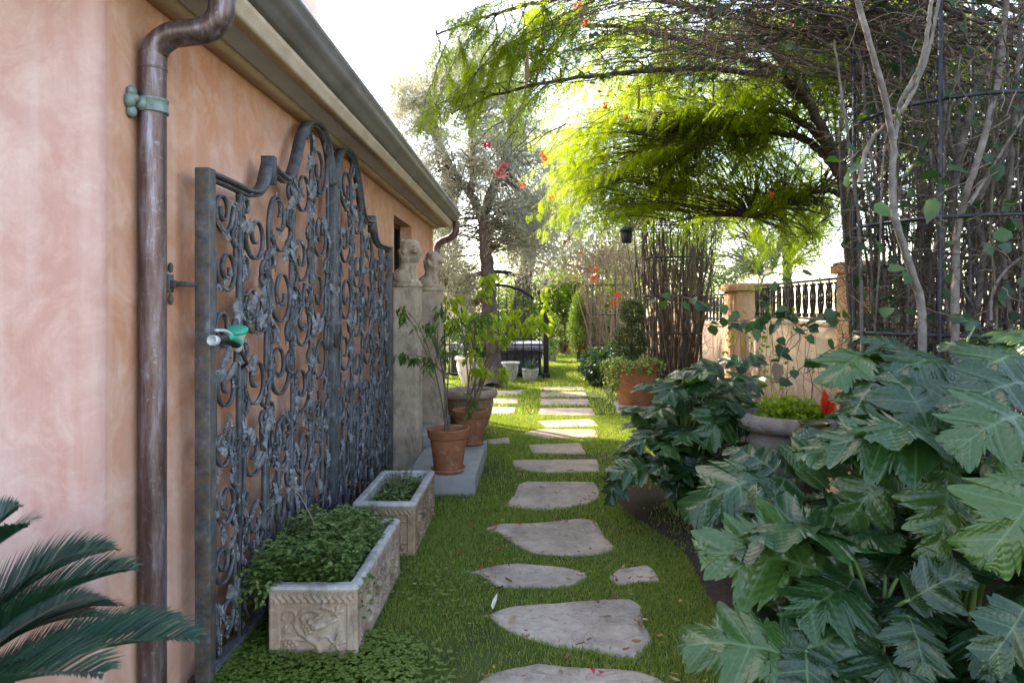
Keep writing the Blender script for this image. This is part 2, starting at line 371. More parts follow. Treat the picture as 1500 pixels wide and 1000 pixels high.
# ---------------------------------------------------------------- ground
def pip(px, py, poly):
    poly = np.asarray(poly); inside = np.zeros(len(px), bool); j = len(poly)-1
    for i in range(len(poly)):
        xi, yi = poly[i][:2]; xj, yj = poly[j][:2]
        c = ((yi > py) != (yj > py)) & (px < (xj-xi)*(py-yi)/(yj-yi+1e-12)+xi)
        inside ^= c; j = i
    return inside
def hill(x, y):
    d = np.clip(x-5.0, 0, None); e = np.clip(y-26, 0, None)
    return -np.clip(d*.35, 0, 9)-np.clip(e*.05, 0, 3)
ax = np.unique(np.concatenate([np.linspace(-300, -10, 12), np.linspace(-10, 10, 41), np.linspace(10, 300, 25)]))
ay = np.unique(np.concatenate([np.linspace(-100, -4, 8), np.linspace(-4, 30, 69), np.linspace(30, 600, 25)]))
gx, gy = np.meshgrid(ax, ay, indexing='ij')
MB().grid(gx, gy, hill(gx, gy)-.004).build('lawn', M['lawn'], origin=(0, 0, 0))['kind'] = 'structure'
BED = [(.80, 6.3), (.68, 5.7), (.66, 5.2), (.80, 4.7), (.93, 4.2), (.92, 3.5), (.92, 2.9), (.95, 2.2), (1.0, .4), (3.5, .4), (3.5, 9), (2.2, 9), (1.3, 7)]
bed = smooth_path([(*p, .004) for p in BED+[BED[0]]], 90)[:-1]
cc = bed.mean(0); kk = np.arange(len(bed))
o = MB().add(np.vstack([bed, cc]), None, np.stack([np.full(len(bed), len(bed)), (kk+1) % len(bed), kk], -1)).build('soil_bed', M['soil'], origin=(0, 0, 0)); o['kind'] = 'structure'
BEDP = bed[:, :2]

# ---------------------------------------------------------------- stepping stones
STONES = [
 [(690,1050),(698,1000),(708,990),(743,978),(788,970),(823,974),(868,976),(938,982),(967,992),(985,1010),(985,1050)],
 [(714,898),(743,888),(804,882),(874,877),(925,876),(941,888),(943,910),(956,936),(935,962),(906,962),(874,952),(816,946),(765,930),(736,917)],
 [(687,837),(717,829),(756,823),(829,830),(858,837),(860,843),(842,856),(816,859),(768,859),(730,858),(704,840)],
 [(892,843),(906,832),(948,826),(959,834),(967,850),(938,851),(903,856)],
 [(708,773),(733,766),(778,765),(855,758),(874,763),(887,786),(903,803),(880,810),(842,813),(778,808),(756,797),(730,779)],
 [(744,734),(752,725),(759,709),(770,704),(871,705),(880,722),(879,728),(855,739),(804,746),(743,742)],
 [(749,673),(875,672),(879,690),(800,692),(755,686)],
 [(774,651),(850,648),(859,664),(780,663)],
 [(762,634),(792,628),(872,628),(877,640),(800,642)],
 [(785,616),(868,613),(878,624),(800,627)],
 [(790,597),(868,597),(872,608),(788,608)],
 [(790,584),(862,584),(865,593),(791,593)],
 [(791,574),(858,574),(860,581),(791,581)],
 [(792,566),(855,566),(856,571),(792,571)],
 [(713,643),(746,640),(747,648),(716,650)],
 [(712,596),(757,596),(753,606),(708,606)],
 [(718,583),(761,583),(758,591),(715,591)],
 [(724,572),(766,571),(764,578),(721,578)],
 [(902,597),(925,596),(925,604),(904,605)]]
SLAB = ['stepping stone cut off by the bottom of the picture, nearest of the path', 'broad pinkish flagstone in the path, second from the front', 'flat grey flagstone carrying two red petals beside a tiny broken stone',
 'small broken flagstone at the right of a wider stone', 'grey flagstone with pointed right corner, level with the far stone trough', 'squarish flagstone level with the front of the concrete step',
 'wide shallow stepping stone level with the first terracotta pot', 'short stepping stone in the path level with the second terracotta pot', 'narrow ragged stepping stone strewn with red petals in mid path', 'uneven pale stepping stone just before the regular strips begin',
 'first and nearest of the regular pale stone strips in the path', 'second regular pale stone strip along the path', 'third regular pale stone strip along the path', 'thin last stone strip before the far lawn', 'small stone half sunk in grass by the concrete step',
 'nearest strip stone of the left row beside the big mossy bowl', 'middle strip stone of the left row beside the big mossy bowl', 'farthest strip stone of the left row near the olive trunk', 'stone sliver beside the big terracotta pot on the right']
STONE_POLYS = []
for poly, lab in zip(STONES, SLAB):
    p = np.array([gnd(u, v, .006) for u, v in poly])
    c = p.mean(0); pts = []
    nn = 8
    for k in range(len(p)):
        a, b = p[k], p[(k+1) % len(p)]
        for f in np.arange(nn)/nn:
            w = a*(1-f)+b*f; sh = 1-.012*max(0, 1-min(f, 1-f)*5)       # soften the corners
            pts.append(c+(w-c)*sh)
    pts = np.array(pts); m = len(pts)
    ang = np.linspace(0, 2*math.pi, m, endpoint=False); amp = min(.014, .02*np.ptp(pts[:, 0]))
    wob = sum(amp/(j**.7)*np.sin(j*ang+U(0, 6.3)) for j in (5, 8, 13, 21, 34, 47))*.55
    d = nrm(pts-c); pts = pts+d*wob[:, None]; STONE_POLYS.append(pts[:, :2].copy())
    mb = MB(); rings = [pts*[1, 1, 0]+[0, 0, -.03], pts*[1, 1, 0]+[0, 0, .001], pts-d*.012+[0, 0, .001]]
    for s_ in (.75, .45): rings.append(c+(pts-d*.012-c)*s_+np.array([0, 0, .003])+rng.normal(0, .0012, (m, 1))*[0, 0, 1])
    V = np.vstack(rings+[c[None]+[0, 0, .003]]); k = np.arange(m); k2 = (k+1) % m; q = []
    for r_ in range(len(rings)-1): q.append(np.stack([r_*m+k, r_*m+k2, (r_+1)*m+k2, (r_+1)*m+k], -1))
    mb.add(V, np.vstack(q), np.stack([(len(rings)-1)*m+k, (len(rings)-1)*m+k2, np.full(m, len(rings)*m)], -1))
    tag(mb.build('stepping_stone', M['flag'], smooth=False), lab, 'stepping stone', 'flagstones of the garden path')

# ---------------------------------------------------------------- the house
WX, WY0, WY1 = -1.38, 2.163, 9.58
house = thing('house', (-4, 5, 0), 'peach plastered single storey house wing with tiled roof and grey gutter', 'house')
mb = MB(); ZT = 2.64
def rect_long(y0, y1, z0, z1):
    ny = max(2, int((y1-y0)/.5)); 
    yy, zz = np.meshgrid(np.linspace(y0, y1, ny), [z0, z1], indexing='ij'); mb.grid(np.full_like(yy, WX), yy, zz)
wy0, wy1, wz0, wz1 = 6.87, 7.88, 1.05, 2.43
rect_long(WY0+.05, wy0, 0, ZT); rect_long(wy1, WY1, 0, ZT); rect_long(wy0, wy1, 0, wz0); rect_long(wy0, wy1, wz1, ZT)
D_ = .13
mb.add([(WX,wy1,wz0),(WX,wy1,wz1),(WX-D_,wy1,wz1),(WX-D_,wy1,wz0)], [(0,1,2,3)])
mb.add([(WX,wy0,wz0),(WX,wy0,wz1),(WX-D_,wy0,wz1),(WX-D_,wy0,wz0)], [(3,2,1,0)])
mb.add([(WX,wy0,wz1),(WX,wy1,wz1),(WX-D_,wy1,wz1),(WX-D_,wy0,wz1)], [(3,2,1,0)])
mb.add([(WX,wy0,wz0),(WX,wy1,wz0),(WX-D_,wy1,wz0),(WX-D_,wy0,wz0)], [(0,1,2,3)])
mb.add([(WX,WY1,0),(WX,WY1,ZT),(-9,WY1,ZT),(-9,WY1,0)], [(0,1,2,3)])
mb.build('wall', M['plaster'], house)
mb = MB(); a = np.linspace(0, math.pi/2, 7)
cx_, cy_ = WX-.05+.05*np.cos(a), WY0+.05-.05*np.sin(a)
prof = [(x, y) for x, y in zip(cx_, cy_)]+[(-2.2, WY0), (-9, WY0)]
V = np.array([(x, y, z) for x, y in prof for z in (0, 2.62, 5.5)]); 
q = [(i*3+k, i*3+k+1, (i+1)*3+k+1, (i+1)*3+k) for i in range(len(prof)-1) for k in (0,)]+[(i*3+1, i*3+2, (i+1)*3+2, (i+1)*3+1) for i in range(7, len(prof)-1)]
o = mb.add(V, q).build('front_wall', M['plaster_front'], house, smooth=False)
MB().box((-9, WY0+.3, 2.6), (-3.0, 9.6, 7.6)).build('upper_storey', M['pale_upper'], house)
w = MB().box((WX-D_-.03, wy0, wz0), (WX-D_+.0, wy0+.05, wz1)).box((WX-D_-.03, wy1-.05, wz0), (WX-D_, wy1, wz1)).box((WX-D_-.03, wy0+.05, wz1-.05), (WX-D_, wy1-.05, wz1)).box((WX-D_-.03, wy0+.05, wz0), (WX-D_, wy1-.05, wz0+.05)).box((WX-D_-.03, (wy0+wy1)/2-.02, wz0+.05), (WX-D_, (wy0+wy1)/2+.02, wz1-.05)).build('window', M['black_iron'], house)
n = NT('dark_glass'); n.set((.01, .011, .013), .08, 0, .5)
MB().box((WX-D_-.025, wy0+.05, wz0+.05), (WX-D_-.015, wy1-.05, wz1-.05)).build('pane', n.m, w)
def extrude_y(prof, y0, y1, closed=True, step=None):
    mb = MB(); prof = np.array(prof); m = len(prof); ys = np.arange(y0, y1, step).tolist()+[y1] if step else [y0, y1]
    V = np.array([(x, y, z) for y in ys for x, z in prof]); k = np.arange(m if closed else m-1); k2 = (k+1) % m
    for r_ in range(len(ys)-1): mb.add(V[r_*m:(r_+2)*m], np.stack([k, k2, m+k2, m+k], -1))
    if closed:
        c = V[:m].mean(0)
        for base in (0, (len(ys)-1)*m):
            ring = V[base:base+m]; mb.add(np.vstack([ring, ring.mean(0)]), None, np.stack([np.full(m, m), k, k2], -1))
    return mb
EY0, EY1 = 1.86, 9.74
extrude_y([(-1.38, 2.60), (-1.315, 2.60), (-1.30, 2.615), (-1.30, 2.632), (-1.38, 2.632)], 2.2, WY1+.03, True, None).build('bed_moulding', M['cornice'], house)
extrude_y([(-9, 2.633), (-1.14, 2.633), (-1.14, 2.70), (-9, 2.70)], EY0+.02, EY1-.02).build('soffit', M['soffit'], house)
extrude_y([(-1.178, 2.622), (-1.135, 2.622), (-1.122, 2.632), (-1.122, 2.66), (-1.108, 2.672), (-1.108, 2.698), (-1.178, 2.698)], EY0+.01, EY1-.01).build('cornice', M['cornice'], house)
extrude_y([(-1.20, 2.704), (-1.10, 2.704), (-1.083, 2.712), (-1.068, 2.735), (-1.05, 2.75), (-1.03, 2.762), (-1.018, 2.785), (-1.018, 2.805), (-1.004, 2.815), (-1.0, 2.832), (-1.004, 2.845), (-1.016, 2.848), (-1.02, 2.842), (-1.03, 2.80), (-1.1, 2.72), (-1.2, 2.72)], EY0, EY1, True, .6).build('gutter', M['gutter'], house)
mb = MB(); sl = math.tan(R(20))
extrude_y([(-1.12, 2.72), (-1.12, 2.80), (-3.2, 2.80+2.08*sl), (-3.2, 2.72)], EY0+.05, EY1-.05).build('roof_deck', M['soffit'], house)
mb = MB()
for j, y in enumerate(np.arange(EY0+.1, EY1, .235)):
    for k in range(6):
        x0 = -1.045-.37*k+U(-.012, .012); x1 = x0-.42; r0, r1 = .078, .066
        aa = np.linspace(0, math.pi, 8); V = []
        for x, r_, dz in ((x0, r0, .035), (x1, r1, .012)):
            zc = 2.80+(-1.12-x)*sl+dz
            for rr in (r_, r_-.016): V += [(x, y+rr*math.cos(t), zc+rr*math.sin(t)) for t in aa]
        V = np.array(V); i = np.arange(7)
        mb.add(V, np.vstack([np.stack([i, i+1, 16+i+1, 16+i], -1), np.stack([8+i+1, 8+i, 24+i, 24+i+1], -1), np.stack([i+1, i, 8+i, 8+i+1], -1)]))
mb.build('roof', M['tile'], house)
# near downspout with its clamp, and the far one
PXc, PYc = -1.330, 2.40
p = smooth_path([(PXc, PYc, 0), (PXc, PYc, 1.0), (PXc, PYc, 2.0), (PXc, PYc, 2.33), (PXc+.012, PYc, 2.41), (PXc+.06, PYc, 2.452), (-1.22, PYc, 2.462), (-1.14, PYc, 2.475), (-1.095, PYc, 2.52), (-1.085, PYc, 2.60), (-1.085, PYc, 2.71)], 60)
dsp = MB().tubes(p, .0442, 28).build('downspout', M['copper'], house, smooth=True)
mb = MB()
for z_ in (2.405,): mb.lathe([(.0455, -.004), (.0468, -.002), (.0468, .002), (.0455, .004)], 28, (PXc, PYc), 2.335, cap=False)
mb.build('seam', M['copper'], dsp, smooth=True)
mb = MB(); zc = 2.205
mb.lathe([(.046, -.026), (.0515, -.024), (.0515, -.018), (.0485, -.014), (.0485, .014), (.0515, .018), (.0515, .024), (.046, .026)], 28, (PXc, PYc), zc, cap=False)
mb.box((-1.379, PYc-.055, zc-.02), (-1.325, PYc-.043, zc+.02))
mb.ell((-1.368, PYc-.062, zc+.034), (.016, .02, .02)).ell((-1.368, PYc-.062, zc-.034), (.016, .02, .022)).ell((-1.366, PYc-.075, zc), (.018, .02, .026)).ell((-1.36, PYc-.066, zc+.01), (.02, .02, .018))
mb.build('clamp', M['verdigris'], dsp, smooth=True)
p = smooth_path([(-1.06, 9.66, 2.71), (-1.06, 9.66, 2.62), (-1.09, 9.66, 2.53), (-1.17, 9.66, 2.47), (-1.27, 9.66, 2.43), (-1.325, 9.66, 2.36), (-1.335, 9.66, 2.2), (-1.335, 9.66, 1.2), (-1.335, 9.66, 0)], 40)
MB().tubes(p, .05, 16).build('downspout', M['copper'], house, smooth=True)

# ---------------------------------------------------------------- garden wall on the right, piers and iron fence panels
GX = 3.55
gw = thing('garden_wall', (GX+.12, 9, 0), 'low sunlit cream plastered garden wall behind the planting bed', 'wall')
for y0, y1, zt in ((1.0, 7.3, 1.30), (7.72, 11.3, 1.27), (12.2, 16.0, 1.14), (16.6, 21.0, 1.14)):
    MB().box((GX, y0, -.1), (GX+.24, y1, zt)).build('wall_section', M['garden_plaster'], gw)
    MB().box((GX-.02, y0, zt+.003), (GX+.26, y1, zt+.045)).build('coping', M['garden_plaster'], gw, bevel=.01)
for y0, y1, wd, zt, lab in ((7.3, 7.72, .42, 2.0, 'plastered wall pier with square cap behind the near vine trellis'), (11.3, 12.2, .6, 1.90, 'orange lit plastered wall pier between the two fence panels'), (16.0, 16.6, .5, 1.8, 'distant wall pier behind the far vine trellis')):
    pr = thing('wall_pier', (GX+.1, (y0+y1)/2, 0), lab, 'wall pier', 'piers of the garden wall')
    MB().box((GX-.1, y0, -.1), (GX-.1+wd, y1, zt-.13)).build('shaft', M['pier_plaster'], pr, bevel=.012)
    MB().box((GX-.15, y0-.05, zt-.127), (GX-.05+wd, y1+.05, zt-.03)).box((GX-.13, y0-.03, zt-.03), (GX-.07+wd, y1+.03, zt)).build('cap', M['pier_plaster'], pr, bevel=.012)
def scroll_shape(kind, n=60, turn=1.35, mid=.25, p=1.8):
    """unit scroll in the plane (a, b), height 1 centred on 0"""
    t = np.linspace(-1, 1, n)
    if kind == 'S': k = np.sign(t)*np.abs(t)**p*turn*math.pi*(p+1)
    elif kind == 'C': k = (np.abs(t)**p*turn*math.pi*(p+1))+mid*math.pi
    else:
        tt = (t+1)/2; k = (tt**p*turn*math.pi*(p+1)*2+mid)*.5
    th = np.concatenate([[0], np.cumsum((k[1:]+k[:-1])/2*np.diff(t))])
    x = np.concatenate([[0], np.cumsum(np.cos((th[1:]+th[:-1])/2)*np.diff(t))]); y = np.concatenate([[0], np.cumsum(np.sin((th[1:]+th[:-1])/2)*np.diff(t))])
    P = np.stack([x, y], -1); P -= P.mean(0)
    w_, v_ = np.linalg.eigh(np.cov(P.T)); major = v_[:, 1]; a_ = math.atan2(major[1], major[0]); r_ = math.pi/2-a_
    P = P@np.array([[math.cos(r_), math.sin(r_)], [-math.sin(r_), math.cos(r_)]]); lo, hi = P.min(0), P.max(0)
    return (P-(lo+hi)/2)/(hi[1]-lo[1])
SH = {'S': scroll_shape('S'), 'C': scroll_shape('C', turn=1.25, mid=.35), 'P': scroll_shape('P', 80, 1.6, .6, 1.3), 'L': scroll_shape('P', 90, 1.9, 1.2, 2.0)}
def normals2(P):
    t = nrm(np.gradient(P, axis=0)); return np.stack([-t[:, 1], t[:, 0]], -1)
def fence_unit(h):
    mb = MB()
    def put(kind, c, size, rot=0, mir=1, sx=1.0):
        P = SH[kind]*[mir*sx, 1]*size; r_ = R(rot); P = P@np.array([[math.cos(r_), math.sin(r_)], [-math.sin(r_), math.cos(r_)]])+np.array(c)
        nn = normals2(P); z3 = lambda Q: np.stack([np.zeros(len(Q)), Q[:, 0], Q[:, 1]], -1)
        mb.flat(z3(P), z3(nn), .025, .012)
    for m_ in (1, -1):
        put('S', (.055*m_, h*.30), h*.5, 0, m_, .8); put('S', (.06*m_, h*.74), h*.42, 0, -m_, .8)
        mb.ell((0, .055*m_, h*.06), (.02, .03, .03), None, 6, 8)
    mb.box((-.01, -.01, 0), (.01, .01, h)); mb.ell((0, 0, h*.52), (.028, .03, .045), None, 6, 8)
    return mb
for y0, y1, z0, z1, lab in ((2.2, 7.25, 1.352, 1.93, 'ornate scrolled iron fence panel seen through the near trellis'), (7.8, 11.2, 1.32, 1.86, 'ornate scrolled iron fence panel between the two plastered piers'), (12.3, 15.9, 1.19, 1.76, 'dark iron fence panel beyond the orange lit pier')):
    fp = thing('fence_panel', (GX+.12, (y0+y1)/2, z0), lab, 'fence panel', 'iron fence panels on the garden wall')
    MB().box((GX+.1, y0, z1-.03), (GX+.14, y1, z1)).build('top_rail', M['black_iron'], fp)
    MB().box((GX+.105, y0, z0+.02), (GX+.135, y1, z0+.045)).build('bottom_rail', M['black_iron'], fp)
    bl = None
    nb = int((y1-y0)/.24)
    for k in range(nb):
        y = y0+(k+.5)*(y1-y0)/nb
        if bl is None:
            bl = fence_unit(z1-z0-.08).build('baluster', M['black_iron'], None, origin=(0, 0, 0)); bl.parent = fp; q_ = bl
        else: q_ = bl.copy(); COL.objects.link(q_); q_.parent = fp
        q_.location = (0, y-(y0+y1)/2, .047)
# ---------------------------------------------------------------- the pair of wrought iron gates leaning by the wall
GPX = -1.28
LW = 1.755
TOP = smooth_path([(0, 2.03), (.2, 2.03), (.42, 2.025), (.52, 2.04), (.6, 2.085), (.655, 2.19)], 26)
TOP2 = smooth_path([(.70, 2.195), (.80, 2.175), (.90, 2.17), (.985, 2.21), (1.06, 2.31), (1.12, 2.42), (1.2, 2.515), (1.3, 2.57), (1.42, 2.59), (1.54, 2.57), (1.64, 2.5), (1.70, 2.39), (1.715, 2.28)], 50)
def top_at(s):
    P = np.vstack([TOP, TOP2]); return np.interp(s, P[:, 0], P[:, 1])
def ornament_meshes():
    out = []
    for k in range(4):
        n_ = 9; t = np.linspace(0, 1, 19); w_ = np.sin(np.pi*t**.8)**.8*.28*(1-.4*np.abs(np.sin(t*math.pi*4.5)))
        cxx = .10*np.sin(t*3+k)*(1 if k % 2 else -1)
        z_ = .10*np.sin(t*math.pi)+.02*np.cos(t*math.pi*9)
        V = np.concatenate([np.stack([z_+.0, cxx-w_, t], -1), np.stack([z_+.07, cxx, t], -1), np.stack([z_, cxx+w_, t], -1)])
        i = np.arange(18); q = np.vstack([np.stack([i, 19+i, 19+i+1, i+1], -1), np.stack([19+i, 38+i, 38+i+1, 19+i+1], -1)])
        # stem berries
        mb = MB().add(V, q).add(V+[-.03, 0, 0], q[:, ::-1])
        me = mesh_np('leaf_ornament', *mb.arrays()); me.materials.append(M['iron_leaf']); me.polygons.foreach_set('use_smooth', np.ones(len(me.polygons), bool)); out.append(me)
    # a fat lobed vine leaf
    a = np.linspace(0, 2*math.pi, 41)[:-1]; r_ = .42*(1+.22*np.cos(5*a))*(1+.08*np.cos(15*a))
    V = np.vstack([np.stack([.06*np.cos(5*a), r_*np.cos(a), .5+r_*np.sin(a)], -1), [[.14, 0, .5]]]); k = np.arange(40)
    t_ = np.stack([k, (k+1) % 40, np.full(40, 40)], -1)
    me = mesh_np('leaf_ornament', *MB().add(V, None, t_).add(V-[.03, 0, 0], None, t_[:, ::-1]).arrays()); me.materials.append(M['iron_leaf']); out.append(me)
    return out
ORN = ornament_meshes()
# scrollwork as explicit in-plane curves (s across the leaf, z up): spirals whose tails run on into the next scroll
def spiral(c, R0, turns, a0, hand, r_in=.22, n=64):
    t = np.linspace(0, 1, n); r = R0*(1-(1-r_in)*t**.85); a = a0+hand*turns*2*math.pi*t
    return np.stack([c[0]+r*np.cos(a), c[1]+r*np.sin(a)*1.08], -1)
def tail(P, end, pull=.6, n=22):
    """run tangentially out of the spiral's outer end to a point"""
    p0 = P[0]; d = nrm(P[0]-P[1]); L = np.linalg.norm(np.array(end)-p0); c1 = p0+d*L*pull
    return np.vstack([bez(np.array(end, float), c1, p0, n)[:-1], P])
SCR = []
sr = np.random.default_rng(8)
COLS = [(.20, .098, [1.90, 1.66, 1.42, 1.17, .92, .68, .44, .21]), (.50, .135, [1.83, 1.50, 1.17, .84, .51, .2]), (.83, .165, [1.94, 1.57, 1.20, .83, .46, .17]), (1.16, .150, [2.16, 1.78, 1.42, 1.06, .70, .34]), (1.47, .165, [2.33, 1.95, 1.58, 1.21, .84, .48, .17])]
for ci, (s0, r0, zs) in enumerate(COLS):
    for k, z0 in enumerate(zs):
        hand = 1 if (k+ci) % 2 else -1; r_ = r0*sr.uniform(.9, 1.06); c = (s0+.02*hand, z0)
        P = spiral(c, r_, sr.uniform(1.25, 1.6), (math.pi if hand > 0 else 0)+sr.uniform(-.2, .2), hand)
        nxt = (s0-hand*r0*.98, z0-(zs[k]-zs[k+1] if k+1 < len(zs) else .2)*.95) if k+1 < len(zs) else (s0-hand*r0*.6, .07)
        SCR.append((tail(P, nxt, .75), .0105))
        # a second, smaller scroll sharing the ring
        if r0 > .12:
            q = spiral((c[0]-hand*r_*.98, z0+r_*.95), r_*.48, 1.2, -math.pi/2, -hand, .25, 40); SCR.append((tail(q, (c[0]-hand*r_*.95, z0-r_*.2), .5, 12), .009))
for i in range(len(COLS)-1):          # S links and curls in the gaps between columns
    sa = (COLS[i][0]+COLS[i+1][0])/2
    for k, z0 in enumerate(np.arange(.24, 2.0+.12*i*(i > 1), .30)):
        h = 1 if (k+i) % 2 else -1; c1 = (sa-.035*h, z0+.075); c2 = (sa+.035*h, z0-.075)
        A_ = spiral(c1, .058, 1.15, -math.pi/2 if h > 0 else -math.pi/2, -h, .3, 34); B_ = spiral(c2, .058, 1.15, math.pi/2, -h, .3, 34)
        SCR.append((np.vstack([A_[::-1], bez(A_[0], (np.array(c1)+c2)/2, B_[0], 10)[1:-1], B_]), .0085))
for s0, z0, h, rot, m_ in ((.36, 1.75, .62, 12, 1), (.68, 1.72, .7, -14, -1), (1.0, 1.85, .72, 10, 1), (1.33, 1.9, .75, -10, -1), (1.62, 1.7, .66, 6, 1), (.36, 1.2, .66, -12, -1), (.68, 1.12, .74, 12, 1), (1.0, 1.2, .74, -10, -1), (1.32, 1.25, .74, 12, 1), (1.62, 1.1, .7, -6, -1), (.37, .62, .64, 10, 1), (.68, .5, .66, -10, -1), (1.0, .55, .7, 12, 1), (1.32, .6, .7, -10, -1), (1.62, .48, .6, 8, 1), (1.32, 2.32, .4, 8, 1)):
    P = SH['S']*[m_*.85, 1]*h; r_ = R(rot); SCR.insert(0, (P@np.array([[math.cos(r_), math.sin(r_)], [-math.sin(r_), math.cos(r_)]])+np.array([s0, z0]), .0095))
def gate_leaf(y_of, sgn, label, lab2):
    g = thing('iron_gate', (GPX, y_of(LW/2), 0.0), label, 'gate', 'wrought iron gate leaves')
    def P3(P): return np.stack([np.full(len(P), GPX), y_of(P[:, 0]), P[:, 1]], -1)
    def N3(N): return np.stack([np.zeros(len(N)), sgn*N[:, 0], N[:, 1]], -1)
    # frame
    ya, yb = y_of(0), y_of(.055); MB().box((GPX-.03, min(ya, yb), .02), (GPX+.03, max(ya, yb), 2.045)).build('hinge_stile', M['iron_rusty'], g, bevel=.004)
    ya, yb = y_of(LW-.04), y_of(LW-.002); MB().box((GPX-.022, min(ya, yb), .02), (GPX+.022, max(ya, yb), 2.33)).build('meeting_stile', M['iron'], g, bevel=.003)
    mb = MB()
    for P in (TOP[1:], TOP2): 
        mb.flat(P3(P), N3(normals2(P)), .062, .014); Q = P-normals2(P)*.02; mb.flat(P3(Q), N3(normals2(Q)), .03, .012)
    ya, yb = y_of(.655), y_of(.70); mb.box((GPX-.031, min(ya, yb), 2.10), (GPX+.031, max(ya, yb), 2.235))
    mb.build('top_rail', M['iron'], g)
    ya, yb = y_of(.055), y_of(LW-.04); MB().box((GPX-.025, min(ya, yb), .03), (GPX+.025, max(ya, yb), .065)).build('bottom_rail', M['iron'], g, bevel=.003)
    ring = np.stack([1.43+.20*np.cos(np.linspace(0, 2*math.pi, 50)), 2.34+.20*np.sin(np.linspace(0, 2*math.pi, 50))], -1)
    for s_, z1 in ((.335, 2.015), (.62, .95), (.80, .80), (.98, .95), (1.15, .8), (1.34, .95), (1.52, .8)):
        y = y_of(s_); MB().box((GPX-.011, y-.009, .06), (GPX+.011, y+.009, z1)).build('upright_bar', M['iron'], g)
    pts = []
    rr = np.random.default_rng(5)
    made = 0
    for P, th_ in SCR:
        ok = (P[:, 0] > .058) & (P[:, 0] < LW-.042) & (P[:, 1] > .068) & (P[:, 1] < top_at(P[:, 0])-.012)
        idx = np.where(ok)[0]
        if len(idx) < 14: continue
        runs = np.split(idx, np.where(np.diff(idx) > 1)[0]+1); run = max(runs, key=len)
        if len(run) < 14: continue
        P = P[run]; nn = normals2(P)
        if made < 98: MB().flat(P3(P), N3(nn), .019, th_*.82).build('scroll', M['iron'], g); made += 1
        for k in rr.choice(len(P), min(3, len(P)//24), replace=False): pts.append((P[k], nn[k], P[min(k+1, len(P)-1)]-P[max(k-1, 0)]))
    rr.shuffle(pts)
    for P, nn, tg in pts[:99]:
        L = rr.uniform(.06, .135); th = math.atan2(tg[1], tg[0])+rr.choice([-.5, .5, math.pi-.5, math.pi+.5])
        ez = Vector((0, sgn*math.cos(th), math.sin(th))); ex = Vector((1, rr.uniform(-.3, .3), rr.uniform(-.25, .25))); ex = (ex-ez*ex.dot(ez)).normalized(); ey = ez.cross(ex)
        o_ = Vector((GPX+rr.uniform(-.004, .012), float(y_of(P[0])), float(P[1])))-g.location
        child_copy('leaf_ornament', ORN[rr.choice([0, 1, 2, 3, 4], p=[.22, .22, .22, .22, .12])], g, Matrix(((ex.x*L, ey.x*L, ez.x*L, o_.x), (ex.y*L, ey.y*L, ez.y*L, o_.y), (ex.z*L, ey.z*L, ez.z*L, o_.z), (0, 0, 0, 1))))
    # the smaller leaf sprays between the scrolls, too many to count
    mb = MB()
    for P, nn, tg in pts[99:]+[((rr.uniform(.1, LW-.1), rr.uniform(.08, 1.0)), (1, 0), (rr.uniform(-.5, .5), 1)) for _ in range(70)]:
        L = rr.uniform(.07, .15); th = math.atan2(tg[1], tg[0])+rr.choice([-.3, .3]); ez = np.array([0, sgn*math.cos(th), math.sin(th)])
        c = np.array([GPX+rr.uniform(-.01, .01), float(y_of(P[0])), float(P[1])]); nl = int(L/.016)
        for j in range(nl):
            for sd in (1, -1): mb.leaves([c+ez*L*(j/nl-.5)], [ez+sd*.8*np.cross(ez, [1, 0, 0])], [(1, rr.uniform(-.4, .4), rr.uniform(-.4, .4))], [.028*(1-.5*j/nl)], [.014], .3, True)
        mb.tubes([c-ez*L*.5, c, c+ez*L*.5], .003, 4)
    mb.build('leaf_spray', M['iron_leaf'], g)['kind'] = 'stuff'
    return g
g1 = gate_leaf(lambda s: 2.655+s, 1, 'near leaf of the arched scrollwork iron gates, hung with a green hose nozzle', '')
g2 = gate_leaf(lambda s: 6.175-s, -1, 'far leaf of the arched scrollwork iron gates, next to the carved lion pillars', '')
MB().box((GPX+.012, 4.37, 1.24), (GPX+.03, 4.47, 1.34)).build('lock_plate', M['black_iron'], g1, bevel=.004)
hb = MB().box((WX+.001, 2.565, 1.555), (WX+.02, 2.60, 1.625)).box((WX+.018, 2.573, 1.575), (WX+.04, 2.592, 1.602)).ell((WX+.016, 2.583, 1.65), (.01, .009, .02)).ell((WX+.016, 2.583, 1.53), (.01, .009, .022)).box((WX+.03, 2.575, 1.58), (GPX-.02, 2.67, 1.597)).build('hinge_bracket', M['iron_rusty'], g1, bevel=.002)

# spray nozzle hooked on the gate, with its hose
nz = thing('hose_nozzle', (-1.22, 2.86, 1.36), 'grey and green garden hose spray nozzle hooked on the iron gate', 'hose nozzle')
n = NT('grey_plastic'); n.set((.42, .44, .48), .45); GP = n.m
n = NT('green_rubber'); n.set((.0, .27, .17), .5); GR = n.m
n = NT('black_rubber'); n.set((.012, .012, .013), .5); BR = n.m
def frame_to(d):
    d = Vector(d).normalized(); return d.to_track_quat('Z', 'Y').to_matrix()
def lathe_at(prof, c, d, n=20):
    mb0 = MB().lathe(prof, n); v, q, t = mb0.arrays(); m3 = np.array(frame_to(d)); return MB().add(v@m3.T+np.array(c), q, t)
head = at(348, 494, 2.80); hd = (.12, -.35, 1.0)
lathe_at([(.012, -.06), (.018, -.05), (.02, -.02), (.032, .01), (.036, .022), (.036, .03)], head, hd).build('head', GP, nz, smooth=True)
lathe_at([(.037, .022), (.042, .026), (.042, .038), (.036, .042), (.0, .041)], head, hd).build('bezel', GR, nz, smooth=True)
hb_ = at(348, 503, 2.80); he_ = at(316, 499, 2.63)
